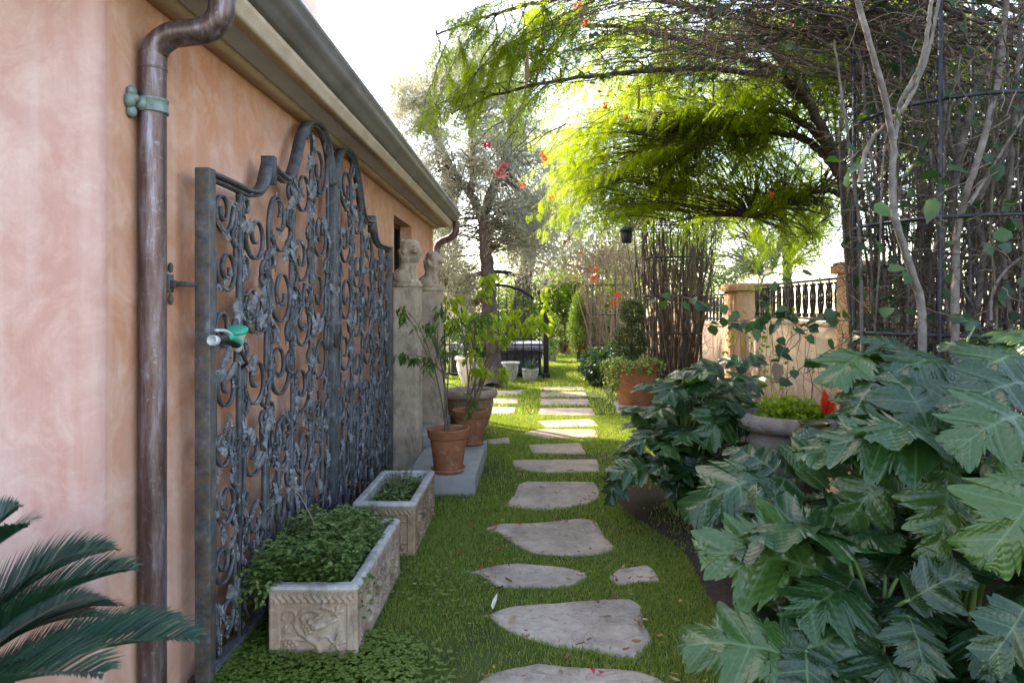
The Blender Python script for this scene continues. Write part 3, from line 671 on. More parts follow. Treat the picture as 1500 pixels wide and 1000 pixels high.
MB().tubes(smooth_path([hb_, (hb_+he_)/2+[0, 0, .012], he_], 8), [.02, .021, .02, .019, .018, .018, .018, .019], 14).build('grip', BR, nz, smooth=True)
MB().tubes(smooth_path([hb_+[.012, 0, .004], (hb_+he_)/2+[.014, 0, .02], he_+[.012, 0, .012]], 8)[:5], .013, 10).build('grip_pad', GR, nz, smooth=True)
lathe_at([(.013, 0), (.02, .001), (.02, .03), (.017, .03), (.014, .012), (0, .012)], he_, np.array(he_-hb_)).build('connector', GP, nz, smooth=True)
MB().tubes(smooth_path([head+[0, 0, -.01], (head+he_)/2+[-.0, 0, .03], he_+[0, 0, .04]], 8), .006, 8).build('lever', GP, nz, smooth=True)
hp = np.vstack([smooth_path([at(352, 508, 2.95), at(358, 525, 2.97), at(372, 548, 3.02)], 10), smooth_path([at(376, 556, 3.04), at(386, 590, 3.1)+[-.09, 0, 0], at(396, 650, 3.12)+[-.1, 0, 0], at(390, 800, 3.05)+[-.1, 0, 0], at(380, 930, 3.0)+[-.1, 0, 0]], 20)]); hp[:, 0] = np.where(np.arange(30) < 8, np.maximum(hp[:, 0], GPX+.02), np.minimum(hp[:, 0], GPX-.035)); hp[7:10, 0] = [GPX+.012, GPX-.005, GPX-.022]
tag(MB().tubes(hp, .0075, 10).build('garden_hose', BR, smooth=True), 'black rubber hose running down the gate from the spray nozzle', 'hose')
# ---------------------------------------------------------------- carved troughs
def cap_h(a, b, p, q, r):
    d = np.array(q)-np.array(p); L2 = max(1e-9, d@d); t = np.clip(((a-p[0])*d[0]+(b-p[1])*d[1])/L2, 0, 1)
    dd = np.hypot(a-p[0]-t*d[0], b-p[1]-t*d[1]); return np.sqrt(np.clip(r*r-dd*dd, 0, None))
def poly_h(a, b, pts, r0, r1=None):
    r1 = r0 if r1 is None else r1; h = np.zeros_like(a); n_ = len(pts)
    for k in range(n_-1): h = np.maximum(h, cap_h(a, b, pts[k], pts[k+1], r0+(r1-r0)*k/n_))
    return h
def ell_h(a, b, c, rx, ry, th, hgt):
    ca, sa = math.cos(th), math.sin(th); x = (a-c[0])*ca+(b-c[1])*sa; y = -(a-c[0])*sa+(b-c[1])*ca
    return hgt*np.sqrt(np.clip(1-(x/rx)**2-(y/ry)**2, 0, None))
def leaf_h(a, b, c, r, th, hgt):
    x, y = a-c[0], b-c[1]; an = np.arctan2(y, x)-th; d = np.hypot(x, y); rr = r*(.62+.28*np.cos(5*an)+.10*np.cos(2.5*an)**2)
    m = np.clip(1-(d/np.maximum(rr, 1e-4))**3, 0, 1); return hgt*m*(1+.35*np.cos(10*an))
def arc(c, r, a0, a1, n_=14): t = np.linspace(R(a0), R(a1), n_); return [(c[0]+r*math.cos(x), c[1]+r*math.sin(x)) for x in t]
def motif(a, b, W_, H_, mir):
    """bird in a vine scroll, unit cell W_ x H_"""
    if mir: a = W_-a
    k = H_/.2; h = np.zeros_like(a); u = lambda x, y: (x*W_, y*H_)
    h = np.maximum(h, poly_h(a, b, [u(.62,.0), u(.56,.2), u(.42,.32), u(.3,.42), u(.24,.55), u(.25,.7), u(.34,.82), u(.48,.86), u(.6,.8)], .012*k, .006*k))
    h = np.maximum(h, poly_h(a, b, [u(.02,.28), u(.1,.3), u(.22,.3), u(.36,.28)], .006*k)); h = np.maximum(h, poly_h(a, b, arc(u(.14,.72), .1*W_, 200, -60), .006*k))
    h = np.maximum(h, poly_h(a, b, [u(.56,.2), u(.62,.34), u(.7,.36), u(.76,.28)], .006*k)); h = np.maximum(h, poly_h(a, b, [u(.48,.86), u(.62,.92), u(.74,.86)], .007*k))
    h = np.maximum(h, ell_h(a, b, u(.58,.56), .15*W_, .085*H_, .25, .020*k)); h = np.maximum(h, ell_h(a, b, u(.46,.64), .055*W_, .06*H_, 0, .02*k))
    h = np.maximum(h, ell_h(a, b, u(.76,.64), .13*W_, .04*H_, .35, .014*k)*(1+.25*np.sin(b*900/k)))
    h = np.maximum(h, ell_h(a, b, u(.56,.72), .10*W_, .035*H_, .5, .016*k))
    for gx_, gy_ in ((.36,.62),(.34,.54),(.40,.56),(.38,.48),(.43,.5),(.40,.42),(.33,.68),(.45,.44)): h = np.maximum(h, ell_h(a, b, u(gx_,gy_), .03*W_, .03*H_*W_/H_, 0, .013*k))
    for gx_, gy_ in ((.08,.2),(.14,.24),(.13,.14),(.19,.18),(.08,.1),(.2,.26),(.24,.2)): h = np.maximum(h, ell_h(a, b, u(gx_,gy_), .028*W_, .028*W_, 0, .011*k))
    h = np.maximum(h, leaf_h(a, b, u(.84,.82), .14*H_, -1.2, .014*k)); h = np.maximum(h, leaf_h(a, b, u(.84,.24), .2*H_, 2.6, .016*k))
    h = np.maximum(h, leaf_h(a, b, u(.1,.48), .1*H_, .6, .010*k))
    return h
def relief_panel(mb, o_, ex, outv, W_, H_, cells, res=.0032):
    na, nb = int(W_/res), int(H_/res); a, b = np.meshgrid(np.linspace(0, W_, na), np.linspace(0, H_, nb), indexing='ij')
    f = .034; ins = (a > f) & (a < W_-f) & (b > f*.6) & (b < H_-.052)
    cw = (W_-2*f)/cells; h = np.zeros_like(a)
    for k in range(cells): 
        w = (a >= f+k*cw) & (a < f+(k+1)*cw); h = np.where(w, motif(a-f-k*cw, b-f*.6, cw, H_-.052-f*.6, k % 2), h)
    frame = .011+.0016*np.sin((a*1.0+b*1.4)*520)*(np.abs(a-f/2) < f/2)+.0016*np.sin((a*1.0-b*1.4)*520)*(np.abs(W_-a-f/2) < f/2)
    band = .011+.0035*np.sin(a*210+np.sin(b*120)*2.0)+.002*np.sin(a*430-b*300)
    frame = np.where(b > H_-.052, band, frame)
    H = np.where(ins, h*.95, frame)+rng.normal(0, .00035, a.shape)
    P = np.array(o_)+a[..., None]*np.array(ex)+b[..., None]*np.array([0, 0, 1.])+H[..., None]*np.array(outv)
    mb.grid(P[..., 0], P[..., 1], P[..., 2])
def trough(x0, x1, y0, y1, h, mat, rim, label, soil_z):
    t = thing('stone_trough', ((x0+x1)/2, (y0+y1)/2, 0), label, 'planter trough', 'carved stone troughs beside the gates')
    mb = MB(); e = .012
    relief_panel(mb, (x0+e, y0+e, 0), (1, 0, 0), (0, -1, 0), x1-x0-2*e, h-.02, 1)
    relief_panel(mb, (x1-e, y0+e, 0), (0, 1, 0), (1, 0, 0), y1-y0-2*e, h-.02, 3, .0045)
    mb.add([(x0+e,y1-e,0),(x1-e,y1-e,0),(x1-e,y1-e,h-.02),(x0+e,y1-e,h-.02),(x0+e,y0+e,0),(x0+e,y0+e,h-.02)], [(0,3,2,1),(0,4,5,3)])
    for xx, yy in ((x0, y0), (x1, y0), (x1, y1), (x0, y1)):
        mb.lathe([(.014, 0), (.014, h-.02)], 10, (xx+(.013 if xx == x0 else -.013), yy+(.013 if yy == y0 else -.013)), 0)
    mb.build('basin', mat, t)
    wl = .045; mb = MB()
    prof = [(0, h-.024), (-.005, h-.012), (0, h-.002), (.012, h+.004), (wl-.01, h+.004), (wl, h-.004), (wl+.002, h-.06), (wl+.004, .06)]
    rings = []
    for d, z in prof:
        rc = max(.004, .022-d*.3); pts = []
        for (cx1, cy1, a0) in ((x1-d-rc, y0+d+rc, -90), (x1-d-rc, y1-d-rc, 0), (x0+d+rc, y1-d-rc, 90), (x0+d+rc, y0+d+rc, 180)):
            for s_ in np.linspace(0, 90, 6): pts.append((cx1+rc*math.cos(R(a0+s_)), cy1+rc*math.sin(R(a0+s_))))
        pts = np.array(pts); m = len(pts)
        # subdivide long sides a little for chips
        rings.append(np.column_stack([pts, np.full(m, z)+rng.normal(0, .0012, m)]))
    V = np.vstack(rings); k = np.arange(m); k2 = (k+1) % m
    for r_ in range(len(prof)-1): mb.add(V[r_*m:(r_+2)*m], np.stack([k, k2, m+k2, m+k], -1))
    mb.build('rim', rim, t, smooth=False)
    gx_, gy_ = np.meshgrid(np.linspace(x0+wl, x1-wl, 14), np.linspace(y0+wl, y1-wl, 26), indexing='ij')
    MB().grid(gx_, gy_, soil_z+rng.normal(0, .006, gx_.shape)).build('soil', M['soil'], t)
    return t
T1 = (-1.118, -.738, 2.90, 3.84, .315)
trough(*T1, M['trough'], M['rim_stone'], 'near pale carved stone trough filled with dense green herbs', .255)
T2 = (-1.08, -.70, 4.12, 4.95, .318)
trough(*T2, M['trough_brown'], M['rim_stone'], 'brown carved stone trough behind, nearly empty with a few weeds', .245)

# ---------------------------------------------------------------- concrete step and lion pillars
st = thing('concrete_step', (-.75, 6.2, 0), 'grey concrete door step carrying two terracotta pots', 'step')
MB().box((-1.02, 5.43, -.05), (-.445, 6.9, .155)).build('lower_tread', M['concrete'], st, bevel=.008)
MB().box((-1.36, 6.62, -.05), (-.93, 8.1, .262)).build('upper_tread', M['concrete'], st, bevel=.008)
def lion(mb, c, s, headturn):
    x, y, z = c; E = lambda dx, dy, dz, r, rot=None: mb.ell((x+dx*s, y+dy*s, z+dz*s), tuple(q*s for q in r), rot, 14, 18)
    ry = lambda d: Matrix.Rotation(R(d), 3, 'Y')
    E(-.10, 0, .14, (.17, .17, .14)); E(-.02, 0, .27, (.13, .14, .22), ry(18)); E(.06, 0, .36, (.11, .13, .14))
    for d in (-.09, .09):
        E(.11, d, .17, (.055, .055, .19), ry(-4)); E(.16, d, .025, (.085, .06, .035)); E(-.08, d*1.5, .12, (.15, .08, .13)); E(.03, d*1.7, .03, (.1, .06, .035))
    E(.06, 0, .60, (.18, .19, .20)); E(.0, 0, .50, (.16, .18, .2)); E(.10, 0, .46, (.12, .16, .13))
    hx, hy = .15*math.cos(headturn), .15*math.sin(headturn)
    E(.06+hx*.6, hy*.6, .63, (.13, .13, .14)); E(.06+hx*1.45, hy*1.45, .585, (.075, .075, .06)); E(.06+hx*1.2, hy*1.2, .67, (.055, .07, .03)); E(.06+hx*1.75, hy*1.75, .61, (.03, .035, .025))
    for d in (-1, 1): E(.04-d*hy*.9, d*hx*.9, .76, (.04, .04, .05)); E(.06+hx*1.15-d*hy*.35, hy*1.15+d*hx*.35, .64, (.025, .025, .02))
    rr = np.random.default_rng(3)
    for k in range(46):
        th, ph = rr.uniform(0, 6.28), rr.uniform(-.9, 1.3); d = np.array([math.cos(th)*math.cos(ph), math.sin(th)*math.cos(ph), math.sin(ph)])
        if d[:2]@np.array([math.cos(headturn), math.sin(headturn)]) > .55: continue
        E(.05+d[0]*.18, d[1]*.19, .58+d[2]*.19, (.05, .05, .055))
    for k in range(9): E(-.24+.02*math.sin(k), .12-.02*k, .06+.03*math.sin(k*.5), (.045, .045, .045))
    E(-.02, 0, .0, (.24, .19, .05))
def lion_pillar(x0, x1, y0, y1, zb, zt, ztop, turn, label):
    p = thing('lion_pillar', ((x0+x1)/2, (y0+y1)/2, zb), label, 'carved pillar', 'stone pillars topped by lions')
    nz_ = 60; prof = []
    mb = MB(); xs = [(x0, y0), (x1, y0), (x1, y1), (x0, y1)]
    zz = np.linspace(zb, zt, nz_); per = 28; rings = []
    for z in zz:
        ring = []
        for k in range(4):
            a, b = np.array(xs[k]), np.array(xs[(k+1) % 4])
            for f in np.linspace(0, 1, per//4, endpoint=False): ring.append([*(a*(1-f)+b*f), z])
        rings.append(ring)
    V = np.array(rings).reshape(-1, 3); c = np.array([(x0+x1)/2, (y0+y1)/2]); tap = 1+.03*(zt-V[:, 2:3])/(zt-zb)-.0; V[:, :2] = c+(V[:, :2]-c)*tap
    V[:, :2] += rng.normal(0, .0028, (len(V), 2)); i, j = np.meshgrid(np.arange(nz_-1), np.arange(per), indexing='ij'); j2 = (j+1) % per
    mb.add(V, np.stack([i*per+j, i*per+j2, (i+1)*per+j2, (i+1)*per+j], -1).reshape(-1, 4))
    top = V[-per:]; k = np.arange(per); mb.add(np.vstack([top, top.mean(0)]), None, np.stack([k, (k+1) % per, np.full(per, per)], -1))
    mb.box((x0-.006, y0-.006, zt-.03), (x1+.006, y1+.006, zt+.012))
    mb.build('shaft', M['pillar'], p)
    mb = MB(); s = (ztop-zt)/.83; lion(mb, ((x0+x1)/2, (y0+y1)/2, zt+.012), s, turn)
    o = mb.build('lion_figure', M['pillar'], p, smooth=True); m_ = o.modifiers.new('weld', 'REMESH'); m_.mode = 'VOXEL'; m_.voxel_size = .008; m_.use_smooth_shade = True
    q = o.modifiers.new('soften', 'SMOOTH'); q.factor = .5; q.iterations = 2
    return p
lion_pillar(-1.268, -1.03, 6.22, 6.46, 0, 1.712, 2.13, -1.0, 'nearer lion topped stone pillar, standing right against the far end of the gates')
lion_pillar(-1.205, -.962, 7.25, 7.5, .264, 1.70, 2.10, -.5, 'farther lion topped stone pillar, standing on the concrete step')

# ---------------------------------------------------------------- pots
def flower_pot(c, z0, r_top, h, mat, label, name='terracotta_pot', cat='plant pot', group=None, saucer=True, soil=True, n_=36):
    t = thing(name, (c[0], c[1], z0), label, cat, group); sz = .022 if saucer else 0; rb = r_top*.66; rim_h = h*.2
    pr = [(rb*.98, sz), (rb, sz+.004), (r_top*.86, h-rim_h), ]
    MB().lathe(pr+[(r_top*.86, h-rim_h+.002), (r_top*.84, h-rim_h-.01), (rb*.9, h*.5)], n_, c, z0, cap=True).build('body', mat, t, smooth=False)
    MB().lathe([(r_top*.85, h-rim_h+.001), (r_top*.93, h-rim_h-.003), (r_top*.945, h-rim_h+.003), (r_top*.985, h-.012), (r_top, h-.006), (r_top*.995, h), (r_top*.93, h+.001), (r_top*.90, h-.004), (r_top*.83, h-rim_h*1.2)], n_, c, z0, cap=False).build('rim', mat, t, smooth=True)
    if soil: MB().lathe([(.001, h-rim_h*.8), (r_top*.87, h-rim_h*.8)], n_, c, z0, cap=False).build('soil', M['soil'], t)
    if saucer: MB().lathe([(rb*1.02, 0), (rb*1.1, .004), (rb*1.24, .03), (rb*1.22, .034), (rb*1.14, .03), (rb*1.05, .018), (.001, .018)], n_, c, z0, cap=True).build('saucer', mat, t, smooth=True)
    for o in t.children:
        if o.name.startswith('body'): o.data.polygons.foreach_set('use_smooth', np.ones(len(o.data.polygons), bool))
    return t
P1c = (at(655, 690, 5.52)[0], 5.60); P2c = (at(689, 640, 6.74)[0], 6.72)
flower_pot(P1c, .157, .176, .355, M['terra'], 'nearer terracotta pot at the front edge of the concrete step')
flower_pot(P2c, .157, .178, .34, M['terra'], 'farther terracotta pot on the step, holding the yellow green shrub')
def fluted(n_, amp, z0, z1): return lambda a, z: 1+amp*np.cos(n_*a)*((z > z0) & (z < z1))
bw = thing('stone_bowl', (-.72, 8.05, 0), 'wide mossy stone bowl planter with rounded lip behind the terracotta pots', 'stone planter')
c_ = (-.72, 8.05)
MB().lathe([(.17, 0), (.185, .03), (.18, .07), (.2, .12), (.245, .25), (.268, .38), (.275, .43), (.28, .45)], 40, c_, 0, wob=fluted(6, .03, .1, .4)).build('bowl', M['mossy'], bw, smooth=True)
MB().lathe([(.275, .435), (.305, .445), (.325, .475), (.322, .51), (.30, .535), (.275, .54), (.25, .525), (.24, .48), (.23, .43)], 40, c_, 0, cap=False).build('lip', M['trough'], bw, smooth=True)
MB().lathe([(.001, .45), (.24, .45)], 40, c_, 0, cap=False).build('soil', M['soil'], bw)
# little white stone on the step
tag(MB().ell((at(660, 622, 7.1)[0], 7.1, .2), (.045, .04, .05)).build('white_pebble', M['white_pot'], smooth=True), 'small pale egg shaped stone on the step between the pots', 'stone')
# white pots by the far iron gate
def white_pot(u, Yp, prof, name, label, mouth):
    c = (at(u, 500, Yp)[0], Yp); t = thing(name, (*c, 0), label, 'plant pot')
    MB().lathe(prof, 28, c, 0).build('body', M['white_pot'], t, smooth=True)
    MB().lathe([(.001, prof[-1][1]-.05), (mouth, prof[-1][1]-.05)], 20, c, 0, cap=False).build('soil', M['soil'], t); return c
CA = white_pot(777, 13.95, [(.11, 0), (.13, .01), (.155, .1), (.165, .18), (.16, .2), (.172, .21), (.172, .25), (.15, .25), (.14, .22), (.13, .15)], 'white_pot', 'squat white pot holding an agave beside the black iron gate', .14)
CBp = white_pot(748, 13.75, [(.09, 0), (.105, .01), (.11, .06), (.145, .2), (.155, .28), (.15, .33), (.185, .37), (.19, .4), (.165, .4), (.14, .36), (.1, .3)], 'white_urn', 'tall white urn with flared lip beside the olive trunk', .14)
CC = white_pot(692, 13.2, [(.16, 0), (.19, .02), (.27, .2), (.31, .38), (.3, .46), (.34, .5), (.34, .55), (.3, .55), (.28, .5), (.2, .3)], 'white_pot', 'large dusty white pot left of the olive trunk', .28)
CD = white_pot(803, 19.0, [(.2, 0), (.22, .02), (.26, .3), (.3, .5), (.29, .55), (.34, .58), (.34, .64), (.29, .64), (.27, .5)], 'white_pot', 'white pot far behind the gate before the orange wall', .28)
# big terracotta pot on the right
CE = (at(931, 560, 10.2)[0], 10.2)
flower_pot(CE, .06, .375, .62, M['terra_bright'], 'huge bright terracotta pot with a two ball topiary on the right of the path', name='terracotta_pot', saucer=False, n_=48)
MB().box((CE[0]-.3, CE[1]-.3, -.02), (CE[0]+.3, CE[1]+.3, .058)).build('paving_slab', M['concrete'], bevel=.01); tag(bpy.data.objects['paving_slab'], 'flat concrete slab under the huge terracotta pot', 'slab')
# stone urn in the bed
ur = thing('stone_urn', (1.74, 4.6, 0), 'grey stone urn with egg moulded rim holding lime green foliage', 'urn'); c_ = (1.74, 4.6)
MB().box((c_[0]-.2, c_[1]-.2, -.02), (c_[0]+.2, c_[1]+.2, .12)).build('plinth', M['urn'], ur, bevel=.01)
MB().lathe([(.19, .12), (.19, .15), (.13, .19), (.1, .25), (.12, .3), (.2, .36), (.25, .44), (.265, .52), (.275, .58), (.285, .6), (.285, .63), (.26, .645), (.262, .66), (.3, .68)], 64, c_, 0, wob=fluted(16, .018, .36, .57)).build('bowl', M['urn'], ur, smooth=True)
MB().lathe([(.27, .675), (.30, .678), (.325, .695), (.342, .725), (.338, .755), (.32, .775), (.30, .785), (.285, .79), (.265, .785), (.25, .74), (.24, .68)], 128, c_, 0, cap=False, wob=lambda a, z: 1+.06*np.sqrt(np.abs(np.sin(8*a)))*((z > .685) & (z < .772))).build('rim', M['urn'], ur, smooth=True)
MB().lathe([(.001, .73), (.26, .73)], 40, c_, 0, cap=False).build('soil', M['soil'], ur)
n = NT('olive_glaze'); n.set(n.ramp(n.noise(6), [(.3, (.05, .05, .012)), (.7, (.1, .085, .02))]), .25, 0, .5)
vc = (at(1182, 615, 4.32)[0], 4.2)
gv = thing('glazed_vase', (*vc, .48), 'round olive glazed vase tucked in leaves before the stone urn', 'vase')
MB().lathe([(.08, 0), (.1, .01), (.14, .09), (.15, .17), (.135, .24), (.09, .28), (.085, .3), (.1, .315), (.095, .318), (.075, .3), (.07, .25)], 30, vc, .48).build('body', n.m, gv, smooth=True)
MB().lathe([(.06, -.48), (.06, -.01), (.1, -.005), (.1, .0)], 16, vc, .48).build('stand', M['bark'], gv)
mb = MB(); n = NT('red_bract'); n.set((.5, .03, .01), .5, 0, .3); n.translucent(.3, (.8, .08, .02))
b0 = at(1209, 606, 4.25); mb.leaves([b0, b0+[.015, 0, 0], b0], [(-.1, -.1, 1), (.15, -.2, 1), (-.3, 0, 1)], [(0, -1, 0)]*3, [.16, .12, .1], [.075, .06, .04], .3, oval=True)
tag(mb.build('red_bract', n.m), 'upright bright red leaf standing between urn and big leaves', 'red leaf')

# ---------------------------------------------------------------- black iron gate across the far lawn with a covered tub behind
YG = 14.4
ig = thing('iron_garden_gate', (-.8, YG, 0), 'black iron garden gate with curved top rail and scroll band behind the olive trunk', 'gate')
def post(x, h):
    p = MB().box((x-.055, YG-.055, 0), (x+.055, YG+.055, h)).box((x-.08, YG-.08, 0), (x+.08, YG+.08, .12)).box((x-.075, YG-.075, h-.3), (x+.075, YG+.075, h-.25)).build('post', M['black_iron'], ig, bevel=.006)
    MB().lathe([(.075, 0), (.075, .03), (.045, .05), (.035, .08), (.06, .12), (.05, .17), (.02, .23), (.002, .3)], 14, (x, YG), h).build('finial', M['black_iron'], p, smooth=True)
post(.315, 1.86); post(-1.86, 1.86)
arcp = np.array([(x, YG, 1.30+.95*math.sqrt(max(0, 1-((x+.77)/1.06)**2))**.8) for x in np.linspace(-1.82, .27, 40)])
MB().tubes(arcp, .045, 8).build('arched_rail', M['black_iron'], ig, smooth=True)
arcp2 = arcp*[1, 1, 1]-[0, 0, .28]; arcp2 = arcp2[4:-4]; MB().tubes(arcp2, .03, 8).build('lower_arched_rail', M['black_iron'], ig, smooth=True)
MB().box((-1.81, YG-.015, .70), (.26, YG+.015, .73)).box((-1.81, YG-.015, .52), (.26, YG+.015, .55)).box((-1.81, YG-.015, .08), (.26, YG+.015, .12)).build('rail', M['black_iron'], ig)
for x in np.linspace(-1.72, .18, 12):
    MB().box((x-.01, YG-.01, .1), (x+.01, YG+.01, float(np.interp(x, arcp[:, 0], arcp[:, 2])))).build('bar', M['black_iron'], ig)
mb = MB()
for k, x in enumerate(np.linspace(-1.65, .12, 16)):
    P = SH['S']*[.9*(1 if k % 2 else -1), 1]*.15; P = P[:, ::-1]+np.array([x, .625]); nn = normals2(P)
    q3 = np.stack([np.zeros(len(P)), P[:, 0], P[:, 1]], -1); m0 = MB().flat(q3, np.stack([np.zeros(len(P)), nn[:, 0], nn[:, 1]], -1), .02, .014); v, q, t = m0.arrays(); mb.add(np.stack([v[:, 1], YG+v[:, 0], v[:, 2]], -1), q)
mb.build('scroll_band', M['black_iron'], ig)
sp = thing('covered_tub', (-.75, 15.4, 0), 'dark covered garden tub with pale lavender quilted lid behind the iron gate', 'tub')
n = NT('dark_tub_skin'); n.set(n.ramp(n.noise(7), [(.3, (.025, .025, .032)), (.7, (.055, .055, .07))]), .7); n.bump(n.noise(9), .8, .03)
MB().box((-1.75, 14.75, 0), (.22, 16.2, .56)).build('tub', n.m, sp, bevel=.05)
n = NT('lavender_lid'); n.set(n.ramp(n.noise(5), [(.3, (.3, .29, .38)), (.7, (.44, .42, .5))]), .8); n.bump(n.noise(14), .6, .02)
MB().box((-1.8, 14.7, .562), (.26, 16.25, .70)).build('lid', n.m, sp, bevel=.03)
# orange garden wall at the very end, small lantern in the vine tunnel
bwall = thing('back_wall', (2, 22.5, 0), 'orange plastered wall closing the far end of the lawn', 'wall')
MB().box((.6, 22.3, -.1), (4.5, 22.55, 1.05)).build('wall_face', M['back_plaster'], bwall); MB().box((.57, 22.26, 1.053), (4.53, 22.6, 1.12)).build('coping', M['back_plaster'], bwall, bevel=.01)
ln = thing('hanging_lantern', (at(918, 345, 11.2)[0], 11.2, 2.55), 'black lantern hanging in the far vine arch', 'lantern'); c_ = (ln.location.x, 11.2)
MB().lathe([(.07, 0), (.08, .01), (.10, .2), (.075, .2), (.06, .02)], 6, c_, 2.55).build('body', M['black_iron'], ln)
MB().lathe([(.12, .2), (.12, .215), (.03, .3), (.012, .32), (.012, .5)], 6, c_, 2.55).build('hood', M['black_iron'], ln)
# ---------------------------------------------------------------- grass
def blocked(x, y, grow=0.0):
    b = np.zeros(len(x), bool)
    for P in STONE_POLYS:
        c = P.mean(0); b |= pip(x, y, c+(P-c)*(.965+grow))
    b |= pip(x, y, BEDP)
    for (x0, x1, y0, y1) in ((-1.02, -.44, 5.43, 6.9), (-1.4, -.93, 6.6, 8.1), (-1.12, -.74, 2.9, 3.84), (-1.08, -.7, 4.12, 4.95), (-1.27, -1.03, 6.22, 6.46), (-9, -1.3, -1, 9.6)): b |= (x > x0) & (x < x1) & (y > y0) & (y < y1)
    return b
def lownoise(x, y, seed):
    r_ = np.random.default_rng(seed); s = np.zeros_like(x)
    for k in range(9): a = r_.uniform(0, 6.28); f = r_.uniform(1.2, 7); s += np.sin((x*math.cos(a)+y*math.sin(a))*f+r_.uniform(0, 6.28))/f**.5
    return s/3
def grass_patch(n_, x0, x1, y0, y1, h0, h1, w, seed, name, lean=.7):
    x = U(x0, x1, n_); y = U(y0, y1, n_); k = ~blocked(x, y); k &= (lownoise(x, y, seed)+U(-.6, .6, n_)) > -.42
    k &= ~((x < -.7) & (x > -1.3) & (y < 5.4) & (U(0, 1, n_) < .55)); x, y = x[k], y[k]; m = len(x)
    d = rdir(m)*[1, 1, 0]*U(.1, lean, (m, 1))+[0, 0, 1]; d = nrm(d); L = U(h0, h1, m)*(1+.35*lownoise(x*1.7, y*1.7, seed+1))
    L = np.clip(L, h0*.6, None); a = U(0, 2*math.pi, m); S = np.stack([np.cos(a), np.sin(a), 0*a], -1)*(w*U(.6, 1.2, m))[:, None]/2
    B = np.stack([x, y, 0*x-.004], -1); Mid = B+d*L[:, None]*.55; T = B+nrm(d+d*[1.2, 1.2, -.1])*L[:, None]
    V = np.stack([B-S, B+S, Mid+S*.75, Mid-S*.75, T], 1).reshape(-1, 3); i = np.arange(m)*5
    o = MB().add(V, np.stack([i, i+1, i+2, i+3], -1), np.stack([i+3, i+2, i+4], -1)).build(name, M['grass'], origin=(0, 0, 0)); o['kind'] = 'stuff'; return o
mbs = []
grass_patch(170000, -1.3, 1.4, 2.3, 5.0, .016, .036, .0034, 1, 'grass')
grass_patch(120000, -1.3, 1.9, 5.0, 9.5, .018, .040, .0055, 2, 'grass')
grass_patch(80000, -2.2, 2.6, 9.5, 22.0, .035, .07, .012, 3, 'grass')
grass_patch(30000, -1.3, 1.2, .6, 2.4, .025, .05, .004, 4, 'grass')
# bed edge tufts spilling over soil
m = 9000; x = U(.45, 1.15, m); y = U(2.2, 6.2, m); k = (lownoise(x*2, y*2, 9)+U(-.3, .3, m) > .3) & pip(x, y, BEDP); x, y = x[k], y[k]; m = len(x)
d = nrm(rdir(m)*[.7, .7, 0]+[0, 0, .9]); mb = MB().leaves(np.stack([x, y, 0*x], -1), d, rdir(m), U(.02, .045, m), .005, .1); mb.build('grass', M['grass'], origin=(0, 0, 0))['kind'] = 'stuff'
# clover at the foot of the troughs
m = 6000; x = np.concatenate([U(-1.27, -.45, 4200), U(-1.27, -.3, 1800)]); y = np.concatenate([U(2.45, 3.1, 4200), U(2.6, 4.3, 1800)]); k = ~blocked(x, y) & (lownoise(x*3, y*3, 21)+U(-.9, .9, m)+(-.62-x)*1.6+(2.75-y)*.5 > -.1); x, y = x[k], y[k]; m = len(x)
z = U(.015, .05, m); mb = MB(); a0 = U(0, 6.28, m)
for j in range(3):
    a = a0+j*2.1+U(-.2, .2, m); D = np.stack([np.cos(a), np.sin(a), U(-.25, .35, m)], -1)
    mb.leaves(np.stack([x, y, z], -1), D, np.tile([0, 0, 1.], (m, 1)), U(.010, .019, m), U(.011, .018, m), -.08, oval=True)
tag(mb.build('clover', M['clover'], origin=(0, 0, 0)), None, None, kind='stuff')
# ---------------------------------------------------------------- foliage helpers
def bush(parent, centers, radii, nleaf, L, Wd, mat, name='foliage', shell=.55, oval=True, droop=.1, lump=None, up=.3):
    """leaves spread through one or more lumpy ellipsoids, denser toward the surface"""
    mb = MB()
    for c, r in zip(centers, radii):
        r = np.asarray(r, float); m = int(nleaf*np.prod(r)**.67/sum(np.prod(np.asarray(q, float))**.67 for q in radii))
        d = rdir(m); rad = U(shell, 1.0, m)**.7
        lump_ = 1+.16*np.sin(d[:, 0]*5+c[0]*3)*np.sin(d[:, 2]*6+c[1])+.10*np.sin(d[:, 1]*9+d[:, 2]*7)
        P = np.asarray(c)+d*r*(rad*lump_)[:, None]
        D = nrm(d*.8+rdir(m)*.8+[0, 0, up]); N = nrm(d+rdir(m)*.5+[0, 0, .5])
        mb.leaves(P, D, N, U(.7, 1.25, m)*L, U(.8, 1.2, m)*Wd, .12, oval, droop)
    return mb.build(name, mat, parent)
def stems_from(c, n_, h, spread, r0, mat, parent, name='stem', ns=8):
    b = np.asarray(c)+rng.normal(0, .02, (n_, 3))*[1, 1, 0]; a = U(0, 6.28, n_); e = b+np.stack([np.cos(a)*spread*U(.3, 1, n_), np.sin(a)*spread*U(.3, 1, n_), U(.7, 1.1, n_)*h], -1)
    mid = b+(e-b)*[.3, .3, .6]; P = bez(b, mid, e, ns); return MB().tubes(P, np.linspace(r0, r0*.35, ns), 5).build(name, mat, parent)
